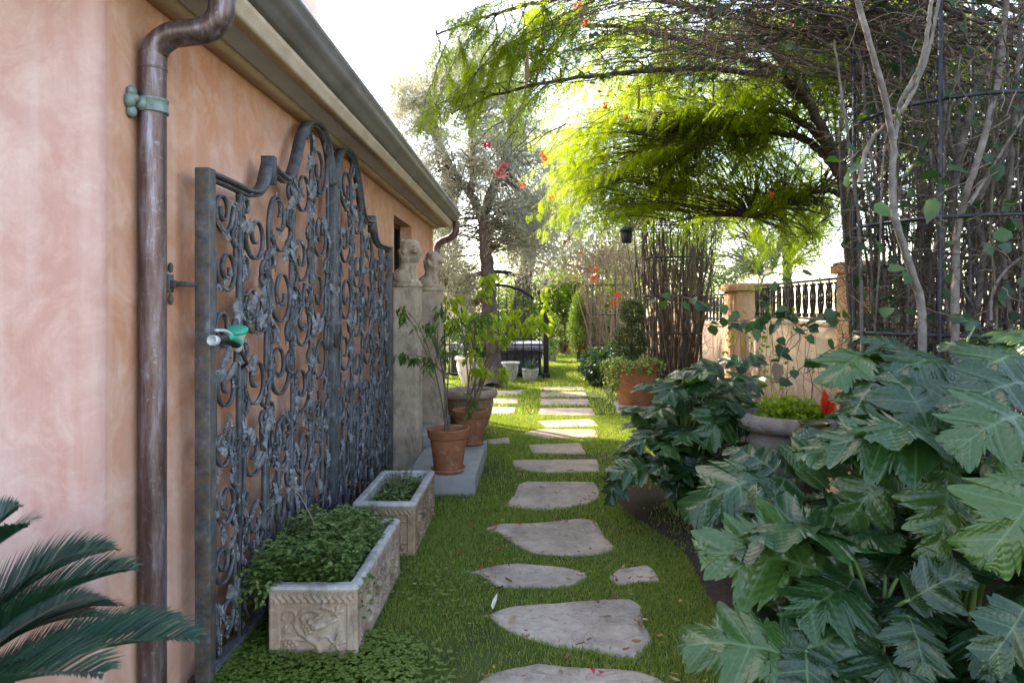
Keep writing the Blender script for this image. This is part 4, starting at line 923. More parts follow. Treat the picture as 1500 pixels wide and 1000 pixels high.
# herbs in the near trough
hp_ = thing('trough_herbs', (-.93, 3.35, .255), 'dense green mint like herbs spilling over the near stone trough', 'herbs')
m = 1050; x = U(T1[0]+.0, T1[1]-.06, m); y = U(T1[2]+.05, T1[3]-.1, m); ex = x < -1.05
top = .09+.075*lownoise(x*4, y*4, 5)+.06*(y > 3.3)*(x < -.9)+U(-.03, .11, m); top = np.clip(top*(1-.55*np.clip((y-3.55)/.3, 0, 1)), .03, .3)
b = np.stack([x, y, np.full(m, .25)], -1); e = b+np.stack([U(-.07, .05, m)-.05*ex, U(-.07, .05, m), top], -1); P = bez(b, b+(e-b)*[.2, .2, .7], e, 5)
MB().tubes(P[::2], np.linspace(.0016, .0008, 5), 3).build('stem', M['droop_dark'], hp_)
mb = MB()
for f in np.linspace(.25, 1.0, 7):
    pts = b+(e-b)*f+rng.normal(0, .006, (m, 3)); a = U(0, 6.28, m)
    for j in range(3 if f > .8 else 2):
        aa = a+j*(2.1 if f > .8 else 3.14); D = np.stack([np.cos(aa), np.sin(aa), U(-.2, .5, m)], -1)
        mb.leaves(pts, D, np.tile([0, 0, 1.], (m, 1))+rdir(m)*.4, U(.014, .03, m), U(.012, .022, m), .1, True, .15)
# strands spilling over the left and front edge
for k in range(70):
    s0 = np.array([U(-1.16, -1.08), U(2.92, 3.5), .31]); s1 = s0+[U(-.14, .0), U(-.12, .03), U(-.16, .08)]; P = bez(s0, (s0+s1)/2+[0, 0, .08], s1, 7)
    for q_ in P[1:]:
        D = rdir(3)+[0, 0, .2]; mb.leaves(np.tile(q_, (3, 1)), D, np.tile([0, 0, 1.], (3, 1)), U(.016, .028, 3), U(.014, .022, 3), .1, True, .2)
for k in range(3):
    s0 = np.array([-.76+.02*k, 2.93+.06*k, .31]); 
    for q_ in bez(s0, s0+[.03, -.02, .02], s0+[.045, -.03, -.12], 8): mb.leaves(np.tile(q_, (3, 1)), rdir(3), np.tile([0, 0, 1.], (3, 1)), U(.014, .024, 3), U(.012, .02, 3), .1, True, .2)
mb.build('foliage', M['mint_leaf'], hp_)
tag(MB().tubes(bez(np.array([-.99, 3.2, .42]), np.array([-1.08, 3.3, .55]), np.array([-1.19, 3.38, .63]), 8), .0022, 5).build('dry_twig', M['twig_pale']), 'single pale dry twig poking up from the trough herbs', 'twig')
wd = thing('trough_weeds', (-.89, 4.5, .245), 'few green weeds and dry stalks in the brown trough', 'weeds')
m = 420; x = U(-1.0, -.78, m); y = U(4.3, 4.85, m); mb = MB(); a = U(0, 6.28, m)
for j in range(2): mb.leaves(np.stack([x, y, .25+np.abs(rng.normal(0, .03, m))], -1), np.stack([np.cos(a+j*3), np.sin(a+j*3), U(0, .9, m)], -1), np.tile([0, 0, 1.], (m, 1)), U(.02, .045, m), U(.012, .026, m), .1, True, .2)
mb.build('foliage', M['mint_leaf'], wd)
b = np.stack([U(-.98, -.82, 40), U(4.45, 4.9, 40), np.full(40, .24)], -1); e = b+np.stack([U(-.06, .06, 40), U(-.06, .06, 40), U(.06, .22, 40)], -1); MB().tubes(bez(b, b+(e-b)*[.0, .2, .6], e, 6), np.linspace(.002, .001, 6), 3).build('dry_stalk', M['twig'], wd)
# drooping shrubs in the terracotta pots
def droop_shrub(c, z0, stem_ends, clusters, matl, label, Ll, Wl, nper):
    t = thing('potted_shrub', (*c, z0), label, 'shrub'); mbs_, mbl = MB(), MB()
    for e in stem_ends:
        b = np.array([c[0]+U(-.05, .05), c[1]+U(-.04, .04), z0]); e = np.array(e); P = bez(b, b+(e-b)*[.35, .35, .75]+[0, 0, .06], e, 14); mbs_.tubes(P, np.linspace(.008, .0025, 14), 6)
    for q_, sp_ in clusters:
        q_ = np.array(q_); src = min(stem_ends, key=lambda e: np.linalg.norm(np.array(e)-q_)); mbs_.tubes(bez(np.array(src)*.5+np.array([c[0], c[1], z0+.3])*.5, (np.array(src)+q_)/2+[0, 0, .05], q_, 8), np.linspace(.004, .0015, 8), 5)
        m = nper; P = q_+rng.normal(0, 1, (m, 3))*np.array(sp_)*[1, 1, .8]; D = nrm(rdir(m)*[.75, .75, .3]+[0, 0, -.8]); mbl.leaves(P, D, rdir(m), U(.7, 1.3, m)*Ll, U(.8, 1.2, m)*Wl, .14, True, .1)
    mbs_.build('stem', M['vine_brown'], t); mbl.build('foliage', matl, t)
A = at
droop_shrub(P1c, .44, [A(628, 470, 5.6), A(668, 478, 5.7), A(650, 520, 5.5), A(596, 455, 5.4), A(648, 540, 5.6)],
    [(A(590, 458, 5.35), (.02, .03, .035)), (A(588, 520, 5.35), (.03, .03, .015)), (A(605, 525, 5.4), (.04, .03, .012)), (A(626, 478, 5.5), (.035, .05, .04)), (A(640, 500, 5.6), (.05, .05, .05)), (A(655, 515, 5.6), (.04, .05, .05)), (A(630, 530, 5.5), (.03, .05, .04)), (A(668, 470, 5.8), (.05, .05, .05)), (A(648, 455, 5.7), (.03, .05, .04)), (A(700, 472, 5.7), (.05, .05, .05)), (A(712, 462, 5.7), (.04, .04, .04)), (A(690, 590, 5.9), (.03, .03, .07))], M['droop_dark'], 'thin drooping dark green shrub growing from the nearer terracotta pot', .075, .021, 26)
droop_shrub(P2c, .43, [A(716, 415, 6.8), A(770, 450, 6.9), A(803, 425, 6.9), A(668, 445, 6.7), A(745, 500, 6.7), A(695, 470, 6.6), A(790, 468, 6.8)],
    [(A(716, 408, 6.8), (.025, .03, .045)), (A(709, 425, 6.8), (.04, .04, .05)), (A(665, 440, 6.7), (.05, .05, .05)), (A(690, 462, 6.6), (.08, .06, .06)), (A(712, 475, 6.6), (.07, .06, .05)), (A(700, 490, 6.6), (.08, .06, .05)), (A(735, 468, 6.7), (.06, .06, .05)), (A(756, 457, 6.8), (.05, .05, .05)), (A(770, 475, 6.8), (.05, .05, .04)), (A(800, 432, 6.9), (.02, .03, .07)), (A(786, 462, 6.9), (.05, .05, .035)), (A(800, 477, 6.9), (.03, .03, .03)), (A(755, 482, 6.7), (.05, .05, .04)), (A(737, 495, 6.7), (.05, .05, .05)), (A(692, 520, 6.6), (.06, .06, .06)), (A(738, 545, 6.5), (.025, .03, .04)), (A(705, 540, 6.6), (.05, .05, .05)), (A(662, 475, 6.7), (.04, .04, .06))], M['droop_leaf'], 'airy shrub with drooping sunlit yellow green leaves in the farther terracotta pot', .085, .038, 26)
# agave, urn and bowl plants
ag = thing('agave_plant', (*CA, .2), 'small grey green agave rosette in the squat white pot', 'agave'); m = 34; a = np.arange(m)*2.4; el = np.linspace(.15, 1.35, m); D = np.stack([np.cos(a)*np.cos(el), np.sin(a)*np.cos(el), np.sin(el)], -1)
MB().leaves(np.tile([CA[0], CA[1], .21], (m, 1)), D, np.tile([0, 0, 1.], (m, 1)), U(.2, .32, m), .05, .25).build('leaf_rosette', M['agave'], ag)
up_ = thing('urn_plant', (1.74, 4.6, .73), 'lime green rounded leaf plant growing in the stone urn', 'plant')
bush(up_, [(1.72, 4.55, .80), (1.86, 4.5, .78)], [(.2, .2, .09), (.12, .14, .07)], 1500, .035, .034, M['lime_leaf'], shell=.2); stems_from((1.74, 4.6, .72), 24, .1, .18, .003, M['droop_dark'], up_)
wp = thing('pot_plant', (*CC, .5), 'leafy green plant in the large dusty white pot', 'plant'); bush(wp, [(CC[0], CC[1], .8), (CC[0]+.15, CC[1]-.1, .6)], [(.35, .3, .3), (.3, .25, .15)], 1600, .06, .03, M['shrub_leaf'], shell=.2)
# topiary in the huge pot, trailing ivy, ground shrub
tp = thing('topiary', (*CE, .6), 'two ball clipped topiary in the huge terracotta pot', 'topiary')
tx, ty = CE[0]-.08, CE[1]; bush(tp, [(tx, ty, .98), (tx+.03, ty, 1.42)], [(.25, .25, .27), (.19, .19, .19)], 5200, .03, .02, M['topiary_leaf'], 'clipped_ball', shell=.5); MB().tubes(bez(np.array([tx, ty, .55]), np.array([tx+.02, ty, 1.0]), np.array([tx+.03, ty, 1.45]), 8), .02, 7).build('stem', M['bark'], tp)
iv = thing('trailing_ivy', (CE[0]-.2, CE[1]-.2, .6), 'pale variegated ivy trailing over the huge terracotta pot', 'ivy'); mb = MB(); ms = MB()
for k in range(95):
    a = U(1.9, 4.3) if k < 60 else U(0, 6.28); r_ = .34; s0 = np.array([CE[0]+r_*math.cos(a)*U(.4, 1), CE[1]+r_*math.sin(a)*U(.4, 1), .66]); o_ = np.array([math.cos(a), math.sin(a), 0])*U(.06, .2); dn = U(.0, .62) if (a > 2.4 and a < 3.9) else U(0, .12)
    P = bez(s0, s0+o_+[0, 0, .08], s0+o_*1.1+[0, 0, -dn], 14); ms.tubes(P, .002, 3)
    for q_ in P[2:]: mb.leaves(np.tile(q_, (3, 1))+rng.normal(0, .02, (3, 3)), rdir(3)+[0, 0, -.3], rdir(3)+o_*3, U(.03, .05, 3), U(.026, .04, 3), .1, True)
ms.build('stem', M['droop_dark'], iv); mb.build('foliage', M['ivy_leaf'], iv)
sc_ = np.array([at(884, 530, 13.0)[0], 13.0, .35]); rs = thing('round_shrub', (sc_[0], sc_[1], 0), 'rounded blue green shrub on the lawn beyond the huge terracotta pot', 'shrub'); bush(rs, [sc_, sc_+[.25, .2, .1], sc_+[-.1, .3, .05]], [(.42, .42, .36), (.35, .35, .4), (.35, .35, .3)], 5200, .07, .035, M['shrub_leaf'], shell=.5); stems_from((sc_[0], sc_[1], 0), 14, .5, .3, .01, M['bark'], rs)

# ---------------------------------------------------------------- sago palm
pc = np.array([-1.52, 1.50, .42])
sg = thing('sago_palm', (pc[0], pc[1], 0), 'stiff dark green sago palm fronds at the corner of the pink wall', 'palm')
MB().lathe([(.13, 0), (.16, .1), (.15, .3), (.11, .44), (.001, .47)], 20, (pc[0], pc[1]), 0, wob=lambda a, z: 1+.12*np.sin(8*a+z*60)).build('trunk', M['bark'], sg)
n = NT('sago_leaflets'); i_ = n.island(); n.set(n.ramp(i_, [(0, (.008, .035, .026)), (.6, (.014, .055, .038)), (1, (.03, .08, .045))]), .38, 0, .4); n.translucent(.15, (.05, .16, .05)); SAGO = n.m
def frond(tip, arch, w=.18, m=104):
    tip = np.array(tip); L = np.linalg.norm(tip-pc); mid = (pc+tip)/2+np.array([0, 0, arch]); P = bez(pc+nrm(tip-pc)*.05, mid, tip, m); T = nrm(np.gradient(P, axis=0)); S = nrm(np.cross(T, [0, 0, 1.])); N = np.cross(S, T); mb = MB()
    mb.tubes(P[::4], np.linspace(.006, .0018, len(P[::4])), 5); t = np.linspace(0, 1, m); ll = w*np.clip(np.sin(np.pi*(.12+.86*t))**.6, .12, 1)*U(.93, 1.05, m)
    for s_ in (1, -1):
        D = nrm(S*s_*.8+T*(.62+.5*t[:, None])+N*(.42)); Nn = nrm(N-S*s_*.3+rng.normal(0, .08, (m, 3))); B = P+rng.normal(0, .001, (m, 3))
        W3 = nrm(np.cross(D, Nn))*.0042; mid_ = B+D*(ll*.5)[:, None]; tip_ = B+D*ll[:, None]-[0, 0, .012]
        V = np.stack([B-W3, B+W3, mid_+W3, mid_-W3, tip_], 1).reshape(-1, 3); i = np.arange(m)*5; mb.add(V, np.stack([i, i+1, i+2, i+3], -1), np.stack([i+3, i+2, i+4], -1))
    return mb.build('frond', SAGO, sg)
for tip, ar in ((A(192, 834, 1.66), .20), (A(282, 934, 1.45), .18), (A(160, 806, 1.82), .22), (A(22, 748, 1.74), .18), (A(40, 770, 1.4), .2), (A(-30, 742, 1.6), .15), (A(150, 985, 1.25), .16), (A(-90, 770, 1.3), .2)): frond(tip, ar)
for k in range(14): a = U(0, 6.28); frond((min(pc[0]+math.cos(a)*U(.55, .75), -.95), min(pc[1]+math.sin(a)*U(.5, .7), 2.1), U(.3, .85)), U(.12, .25))

# ---------------------------------------------------------------- acanthus with big glossy lobed leaves
def acanthus_mesh(seed, nlobe=4):
    """big pinnate leaf: broad toothed lobes, V shaped notches, sunken lateral veins with puckered blade between"""
    r_ = np.random.default_rng(seed); nu, nv = 250, 30; u = np.linspace(0, 1, nu); v = np.linspace(0, 1, nv)**.85
    g = u**.92*(nlobe-.15)+.36; p = g-np.floor(g)                        # lobe phase, .5 at a lobe's vein
    d = np.abs(2*p-1); env = .05+.43*np.sin(np.pi*np.clip(u, 0, 1)**.62)**.75*(1-.18*u); depth = .56+r_.uniform(-.05, .07)
    lobe = 1-depth*d**1.5; s_ = (d*3.0) % 1.0; teeth = 1-.19*np.abs(s_-.1)**.9*(1+.5*np.sin(u*37+seed))
    ang = R(84)-R(50)*u**.9
    V = []; vein = []
    for side in (1, -1):
        Wd = env*lobe*teeth*(1+.08*np.sin(u*13+side*r_.uniform(0, 3))); vv = v[None, :]; ph = p[:, None]
        fan = (ph-.5)*.10*vv**1.3*(1-.5*u[:, None])
        x = u[:, None]*.92+vv*Wd[:, None]*np.cos(ang)[:, None]+fan; y = vv*Wd[:, None]*np.sin(ang)[:, None]*1.08
        cosr = np.cos(2*np.pi*ph)
        z = .042*np.sin(np.pi*np.clip(vv*.75, 0, 1))*cosr*np.sin(np.pi*np.clip(u*1.02, 0, 1))[:, None]**.5
        q_ = vv*5.5-np.abs(2*ph-1)*2.6; chev = (.5+.5*np.cos(2*np.pi*q_))**2; z = z-.0042*chev*np.clip(vv*8, 0, 1)*(1-.3*vv)+.012*np.sqrt(vv)
        z = z-.09*(vv**2.2)*(.65+.35*np.sin(u*6+seed)[:, None])*env[:, None]/.45
        z = z+.022*np.sin(u*11+side*2+seed)[:, None]*vv**2+.008*np.sin(u*31+seed*2)[:, None]*vv**3
        mv = np.exp(-((ph-.5)/(.024*(1.15-.8*vv)))**2)*(1-.45*vv); cv = np.exp(-((((q_+.5) % 1)-.5)/.06)**2)*.42*(vv > .08)*(1-.6*vv); mr = np.exp(-(vv*Wd[:, None]/.009)**2)*np.ones_like(x)
        ve = np.clip(np.maximum(np.maximum(mv, cv), mr), 0, 1)
        V.append(np.stack([x, y*side, z], -1)); vein.append(ve)
    G = np.concatenate([V[1][:, ::-1], V[0][:, 1:]], 1); E_ = np.concatenate([vein[1][:, ::-1], vein[0][:, 1:]], 1)
    t = G[..., 0]; arch = r_.uniform(.12, .36); G[..., 2] += .30*t*(1-t)-arch*np.clip(t, 0, 1.2)**2.3*.8; G[..., 0] -= arch*.18*np.clip(t, 0, 2)**3; G[..., 2] -= .08*np.sin(t*3+seed)*G[..., 1]
    mb = MB().grid(G[..., 0], G[..., 1], G[..., 2])
    me = mesh_np('acanthus_leaf', *mb.arrays()); at_ = me.attributes.new('vein', 'FLOAT', 'POINT'); at_.data.foreach_set('value', E_.astype(np.float32).ravel())
    me.polygons.foreach_set('use_smooth', np.ones(len(me.polygons), bool)); me.materials.append(M['acanthus']); return me
n = NT('acanthus_leaf'); at_n = n.n('ShaderNodeAttribute'); at_n.attribute_name = 'vein'; oi = n.n('ShaderNodeObjectInfo')
base = n.ramp(oi.outputs['Random'], [(0, (.005, .023, .008)), (.4, (.008, .034, .010)), (.75, (.014, .05, .011)), (1, (.04, .085, .014))]); base = n.mix(n.ramp(n.noise(5, 4), [(.4, (0,0,0)), (.7, (1,1,1))]), base, n.mix(.4, base, (.02, .055, .018)))
base = n.mix(n.math('MULTIPLY', at_n.outputs['Fac'], .7), base, (.10, .15, .065)); n.set(base, n.math('ADD', n.math('MULTIPLY', n.noise(9, 4), .12), .25), 0, .5); n.p.inputs['Coat Weight'].default_value = 0; n.p.inputs['Coat Roughness'].default_value = .25
n.bump(n.math('ADD', n.noise(22, 3), n.math('MULTIPLY', n.noise(120, 4), .5)), .22, .006); n.translucent(.15, n.mix(.6, base, (.10, .28, .015))); M['acanthus'] = n.m
n = NT('acanthus_stalk'); n.set((.10, .17, .05), .45, 0, .4); M['stalk'] = n.m
ACM = [acanthus_mesh(k, 4 if k % 3 else 3) for k in range(7)]
def acanthus_leaf(parent, base, tip, nup, k, heart, width=1.0):
    base, tip = Vector([float(q) for q in base]), Vector([float(q) for q in tip]); X = tip-base; L = X.length/.95; X.normalize(); N = Vector([float(q) for q in nup]); N = (N-X*N.dot(X)).normalized(); Y = N.cross(X); o_ = base-parent.location; S_ = L*width
    child_copy('leaf', ACM[k % len(ACM)], parent, Matrix(((X.x*L, Y.x*S_, N.x*L, o_.x), (X.y*L, Y.y*S_, N.y*L, o_.y), (X.z*L, Y.z*S_, N.z*L, o_.z), (0, 0, 0, 1))))
    h = np.array(heart); b = np.array(base); MB().tubes(bez(h, h+(b-h)*[.35, .35, .85], b+np.array(X)*.01, 10), np.linspace(.010, .0065, 10), 6).build('stalk', M['stalk'], parent, smooth=True)
def rosette(label, heart, leaves, extra, rad, hgt, size, face=(0, -.5, .8)):
    t = thing('acanthus_plant', heart, label, 'acanthus', 'acanthus plants in the bed'); hv = np.array(heart)
    for k, (b, tip, nup) in enumerate(leaves): acanthus_leaf(t, b, tip, nup, k+len(label), hv+rng.normal(0, .03, 3)*[1, 1, 0])
    for k in range(extra):
        a = k*2.399+U(-.3, .3); el = U(0, 1); rr = rad*(1-.6*el**1.5)*U(.75, 1.15); b = hv+[math.cos(a)*rr*.55, math.sin(a)*rr*.55, hgt*(.16+.82*el)*U(.85, 1.08)]; o_ = np.array([math.cos(a), math.sin(a), U(-.35, .25)+.35*el]); tip = b+nrm(o_)*size*U(.75, 1.15)
        if label.startswith('glossy acanthus between') and tip[0] < .86: continue
        if label.startswith('far') and tip[0] < .5+.48*max(0, tip[2]-.45): continue
        acanthus_leaf(t, b, tip, np.array([math.cos(a)*.25, math.sin(a)*.25, 1])+rng.normal(0, .18, 3), k*3+1, hv+rng.normal(0, .03, 3)*[1, 1, 0])
    return t
F = (0, -.75, .75); Fu = (0, -.4, 1)
rosette('big glossy acanthus nearest the camera, its leaves spreading over the path edge', (1.28, 2.62, 0),
    [(A(1218, 842, 2.60), A(1020, 800, 2.5), (.1, -.75, .8)), (A(1160, 962, 2.25), A(985, 930, 2.3), (0, -.6, .9)), (A(1165, 962, 2.25), A(1300, 900, 2.4), (.1, -.6, .9)), (A(1180, 950, 2.25), A(1180, 1090, 2.05), (0, -.8, .6)),
     (A(1240, 850, 2.65), A(1120, 720, 2.85), (-.1, -.8, .7)), (A(1250, 845, 2.6), A(1190, 940, 2.4), (0, -.9, .5)), (A(1245, 830, 2.7), A(1330, 720, 2.9), (.2, -.8, .6)), (A(1330, 900, 2.3), A(1360, 1010, 2.1), (0, -.8, .5)), (A(1330, 880, 2.4), A(1420, 830, 2.3), (.1, -.7, .7))], 22, .46, .62, .46)
rosette('tall glossy acanthus at the right edge with a huge leaf hanging toward the camera', (1.72, 2.75, 0),
    [(A(1388, 690, 2.55), A(1372, 830, 2.42), (0, -.9, .55)), (A(1385, 655, 2.6), A(1200, 640, 2.6), (0, -.6, .9)), (A(1362, 632, 2.7), A(1300, 530, 2.95), (.1, -.9, .5)), (A(1395, 640, 2.7), A(1420, 540, 2.9), (0, -.9, .5)), (A(1500, 610, 2.5), A(1405, 640, 2.3), (-.1, -.7, .8)), (A(1500, 560, 2.7), A(1390, 600, 2.6), (0, -.6, .9)),
     (A(1530, 700, 2.3), A(1440, 830, 2.15), (-.1, -.9, .5)), (A(1500, 690, 2.5), A(1470, 780, 2.4), (0, -.9, .4)), (A(1440, 680, 2.6), A(1560, 720, 2.4), (.1, -.7, .7)), (A(1300, 690, 2.7), A(1230, 780, 2.7), (-.2, -.7, .6)), (A(1500, 890, 2.1), A(1440, 980, 2.0), (0, -.8, .6))], 32, .55, 1.02, .46)
rosette('glossy acanthus between the stone urn and the nearest plant', (1.25, 3.35, 0),
    [(A(1135, 695, 3.05), A(990, 750, 3.0), (-.1, -.6, .9)), (A(1135, 690, 3.05), A(1060, 650, 3.25), (0, -.7, .8)), (A(1150, 690, 3.1), A(1140, 655, 3.4), (.1, -.8, .5)), (A(1150, 700, 3.05), A(1110, 770, 2.85), (0, -.8, .6)), (A(1165, 690, 3.1), A(1240, 640, 3.3), (.2, -.7, .8)), (A(1120, 705, 3.1), A(1030, 690, 3.2), (-.1, -.6, .9))], 16, .38, .6, .42)
rosette('acanthus behind at the foot of the near vine trellis', (2.0, 3.45, 0),
    [(A(1265, 520, 3.2), A(1215, 555, 3.0), (-.1, -.6, .9)), (A(1330, 520, 3.3), A(1260, 490, 3.4), (0, -.7, .8)), (A(1390, 530, 3.2), A(1290, 545, 3.0), (0, -.5, .9)), (A(1440, 520, 3.3), A(1370, 500, 3.4), (0, -.6, .9)), (A(1490, 520, 3.1), A(1410, 560, 2.9), (-.1, -.6, .9)), (A(1500, 500, 3.3), A(1440, 475, 3.5), (0, -.7, .7)), (A(1280, 560, 3.0), A(1235, 640, 2.9), (-.3, -.3, .8)), (A(1430, 480, 3.6), A(1390, 455, 3.7), (0, -.8, .6))], 30, .6, 1.2, .44)
rosette('far dark acanthus clump spreading beside the stepping stones', (1.1, 4.95, 0),
    [(A(960, 690, 4.55), A(890, 690, 4.5), (-.4, -.6, .7)), (A(1000, 655, 4.6), A(990, 735, 4.4), (0, -.9, .4)), (A(1065, 590, 4.7), A(1030, 655, 4.45), (0, -.9, .5)), (A(1020, 580, 4.9), A(955, 595, 4.8), (-.2, -.6, .8)), (A(985, 610, 5.0), A(920, 650, 4.9), (-.4, -.5, .7)), (A(1060, 540, 5.0), A(1000, 545, 5.0), (0, -.6, .9)), (A(1095, 540, 5.1), A(1050, 520, 5.2), (0, -.7, .8)), (A(920, 680, 4.6), A(888, 740, 4.45), (-.6, -.6, .3)), (A(1060, 600, 4.7), A(1110, 640, 4.6), (.1, -.8, .6))], 84, .68, .98, .35)
rosette('acanthus leaves at the back of the far clump, in front of the cream wall', (1.5, 5.6, 0), [(A(1110, 560, 5.2), A(1060, 570, 5.0), (0, -.6, .8)), (A(1100, 535, 5.5), A(1120, 515, 5.6), (0, -.7, .8)), (A(1050, 560, 5.3), A(1000, 540, 5.4), (0, -.7, .8))], 28, .5, .9, .35)
# dead leaf by the urn
dl = mesh_np('withered_leaf', *MB().leaves(np.zeros((1, 3)), [(0, 0, -1)], [(0, -1, 0)], .3, .18, .3, True).arrays())
o = MB().leaves([A(1135, 530, 5.2)], [(.05, -.1, -1)], [(.3, -1, 0)], .17, .11, .25, True).build('withered_leaf', M['twig_pale']); tag(o, 'withered tan leaf hanging behind the far acanthus clump', 'leaf')
# ---------------------------------------------------------------- vine covered trellis pillars
def wander(b, e, amp, n_=14, sag=0.0):
    """wavy stems from b (M,3) to e (M,3)"""
    b, e = np.asarray(b, float), np.asarray(e, float); M_ = len(b); t = np.linspace(0, 1, n_)[None, :, None]; P = b[:, None]*(1-t)+e[:, None]*t
    for f in (1, 2, 3, 5): P = P+(rdir(M_)*U(.3, 1, (M_, 1)))[:, None]*np.sin(t*math.pi*f+U(0, 6.28, (M_, 1, 1))*(f > 1))*amp/f**.8
    P[..., 2] -= sag*np.sin(t[..., 0]*math.pi); return P
def trellis(c, rad, zr, npost, label, rot=0.0, rb=.013, mesh=True, top=3.7):
    t = thing('trellis', (*c, 0), label, 'trellis', 'round iron vine trellises')
    a = np.linspace(0, 2*math.pi, 49)
    for z in zr: MB().tubes(np.stack([c[0]+rad*np.cos(a), c[1]+rad*np.sin(a), np.full(49, z)], -1), rb*.9, 8).build('hoop', M['trellis'], t, smooth=True)
    for k in range(npost):
        an = rot+k*2*math.pi/npost; p = (c[0]+rad*math.cos(an), c[1]+rad*math.sin(an)); MB().tubes([(*p, 0), (*p, top/2), (*p, top)], rb, 8).build('post', M['trellis'], t, smooth=True)
    if mesh:
        mb = MB(); 
        for k in range(44): an = k*2*math.pi/44; p = (c[0]+(rad-.006)*math.cos(an), c[1]+(rad-.006)*math.sin(an)); mb.tubes([(*p, .05), (*p, 1), (*p, zr[-1])], .0013, 3)
        for z in np.arange(.1, zr[-1], .085): mb.tubes(np.stack([c[0]+(rad-.006)*np.cos(a), c[1]+(rad-.006)*np.sin(a), np.full(49, z)], -1), .0013, 3)
        mb.build('wire_mesh', M['black_iron'], t)
    return t
TC = np.array([2.72, 4.35]); TR = .62
trellis(TC, TR, (.02, .67, 1.34, 2.01, 2.68, 3.35), 6, 'near round iron trellis pillar wrapped in bare grey vine stems', rot=R(-70))
vine = thing('bougainvillea_vine', (*TC, 0), 'old woody vine climbing the near trellis and arching over the path', 'vine')
main = [([(1352,480),(1346,430),(1328,375),(1312,325),(1308,270),(1308,205),(1292,125),(1268,45),(1240,-60)], 3.72, .021), ([(1258,268),(1272,215),(1300,180),(1330,150),(1362,70),(1380,-40)], 3.8, .012), ([(1400,420),(1402,340),(1420,270),(1445,190),(1466,90),(1478,-50)], 3.8, .020),
        ([(1392,500),(1398,380),(1395,300),(1415,190),(1440,110),(1500,20)], 4.1, .022), ([(1425,500),(1440,380),(1432,300),(1470,230),(1500,150),(1540,60)], 4.0, .016), ([(1480,480),(1470,360),(1480,250),(1490,120),(1500,-40)], 3.9, .015), ([(1335,480),(1340,380),(1350,290),(1345,180),(1340,60),(1350,-60)], 4.3, .016),
        ([(1370,490),(1360,380),(1365,260),(1385,150),(1378,20),(1370,-80)], 4.5, .018), ([(1300,500),(1296,400),(1290,300),(1270,200),(1262,100),(1230,10)], 4.4, .011), ([(1420,300),(1450,250),(1500,170)], 3.75, .011), ([(1310,205),(1320,150),(1350,90),(1365,0)], 3.75, .014), ([(1262,420),(1258,330),(1248,240),(1236,160),(1222,60)], 4.3, .010)]
for pts, Y_, r_ in main:
    P = smooth_path([at(u, v, Y_+.05*math.sin(k*1.7)) for k, (u, v) in enumerate(pts)], 40)
    if pts[0][1] > 400: P = np.vstack([[P[0][0]+.03, P[0][1]+.05, 0], P])
    P = P+rng.normal(0, .002, P.shape); MB().tubes(P, r_*np.linspace(1.1, .75, len(P))*U(.94, 1.06, len(P)), 9).build('stem', M['vine'], vine, smooth=True)
m = 84; a = U(0, 6.28, m); rr = TR*U(.2, .95, m); b = np.stack([TC[0]+rr*np.cos(a), TC[1]+rr*np.sin(a), np.zeros(m)], -1); a2 = a+U(-.7, .7, m); r2 = TR*U(.3, 1.1, m); e = np.stack([TC[0]+r2*np.cos(a2), TC[1]+r2*np.sin(a2), U(2.8, 3.9, m)], -1); Pw = wander(b, e, .17, 26)[:, :22]
for k in range(m): MB().tubes(Pw[k], np.linspace(1.1, .6, 22)*U(.005, .014), 6).build('stem', M['vine'] if k % 3 else M['vine_brown'], vine, smooth=True)
m = 26; a = U(0, 6.28, m); b = np.stack([TC[0]+TR*np.cos(a), TC[1]+TR*np.sin(a), U(.5, 2.2, m)], -1); a2 = a+rng.choice([-1, 1], m)*U(.8, 1.6, m); e = np.stack([TC[0]+TR*np.cos(a2), TC[1]+TR*np.sin(a2), b[:, 2]+U(.7, 1.6, m)], -1); Pd = wander(b, e, .13, 20)
for k in range(m): MB().tubes(Pd[k], np.linspace(1.1, .6, 20)*U(.004, .011), 6).build('stem', M['vine'] if k % 2 else M['vine_brown'], vine, smooth=True) if k < 4 else None
MB().tubes(Pd[4:], np.linspace(.010, .004, 20), 5).build('twining_stems', M['vine'], vine, smooth=True)
# fine twigs round the pillar
tw = MB(); m = 2600; a = U(0, 6.28, m); rr = TR*U(.6, 1.12, m); b = np.stack([TC[0]+rr*np.cos(a), TC[1]+rr*np.sin(a), U(.2, 3.6, m)], -1); e = b+rdir(m)*U(.15, .5, (m, 1)); tw.tubes(wander(b, e, .09, 9), np.linspace(.0038, .0012, 9)*1.0, 3)
m = 1400; k = rng.integers(0, 84, m); j = rng.integers(3, 21, m); b = Pw[k, j]; e = b+rdir(m)*U(.1, .4, (m, 1)); tw.tubes(wander(b, e, .05, 6), np.linspace(.003, .001, 6), 3)
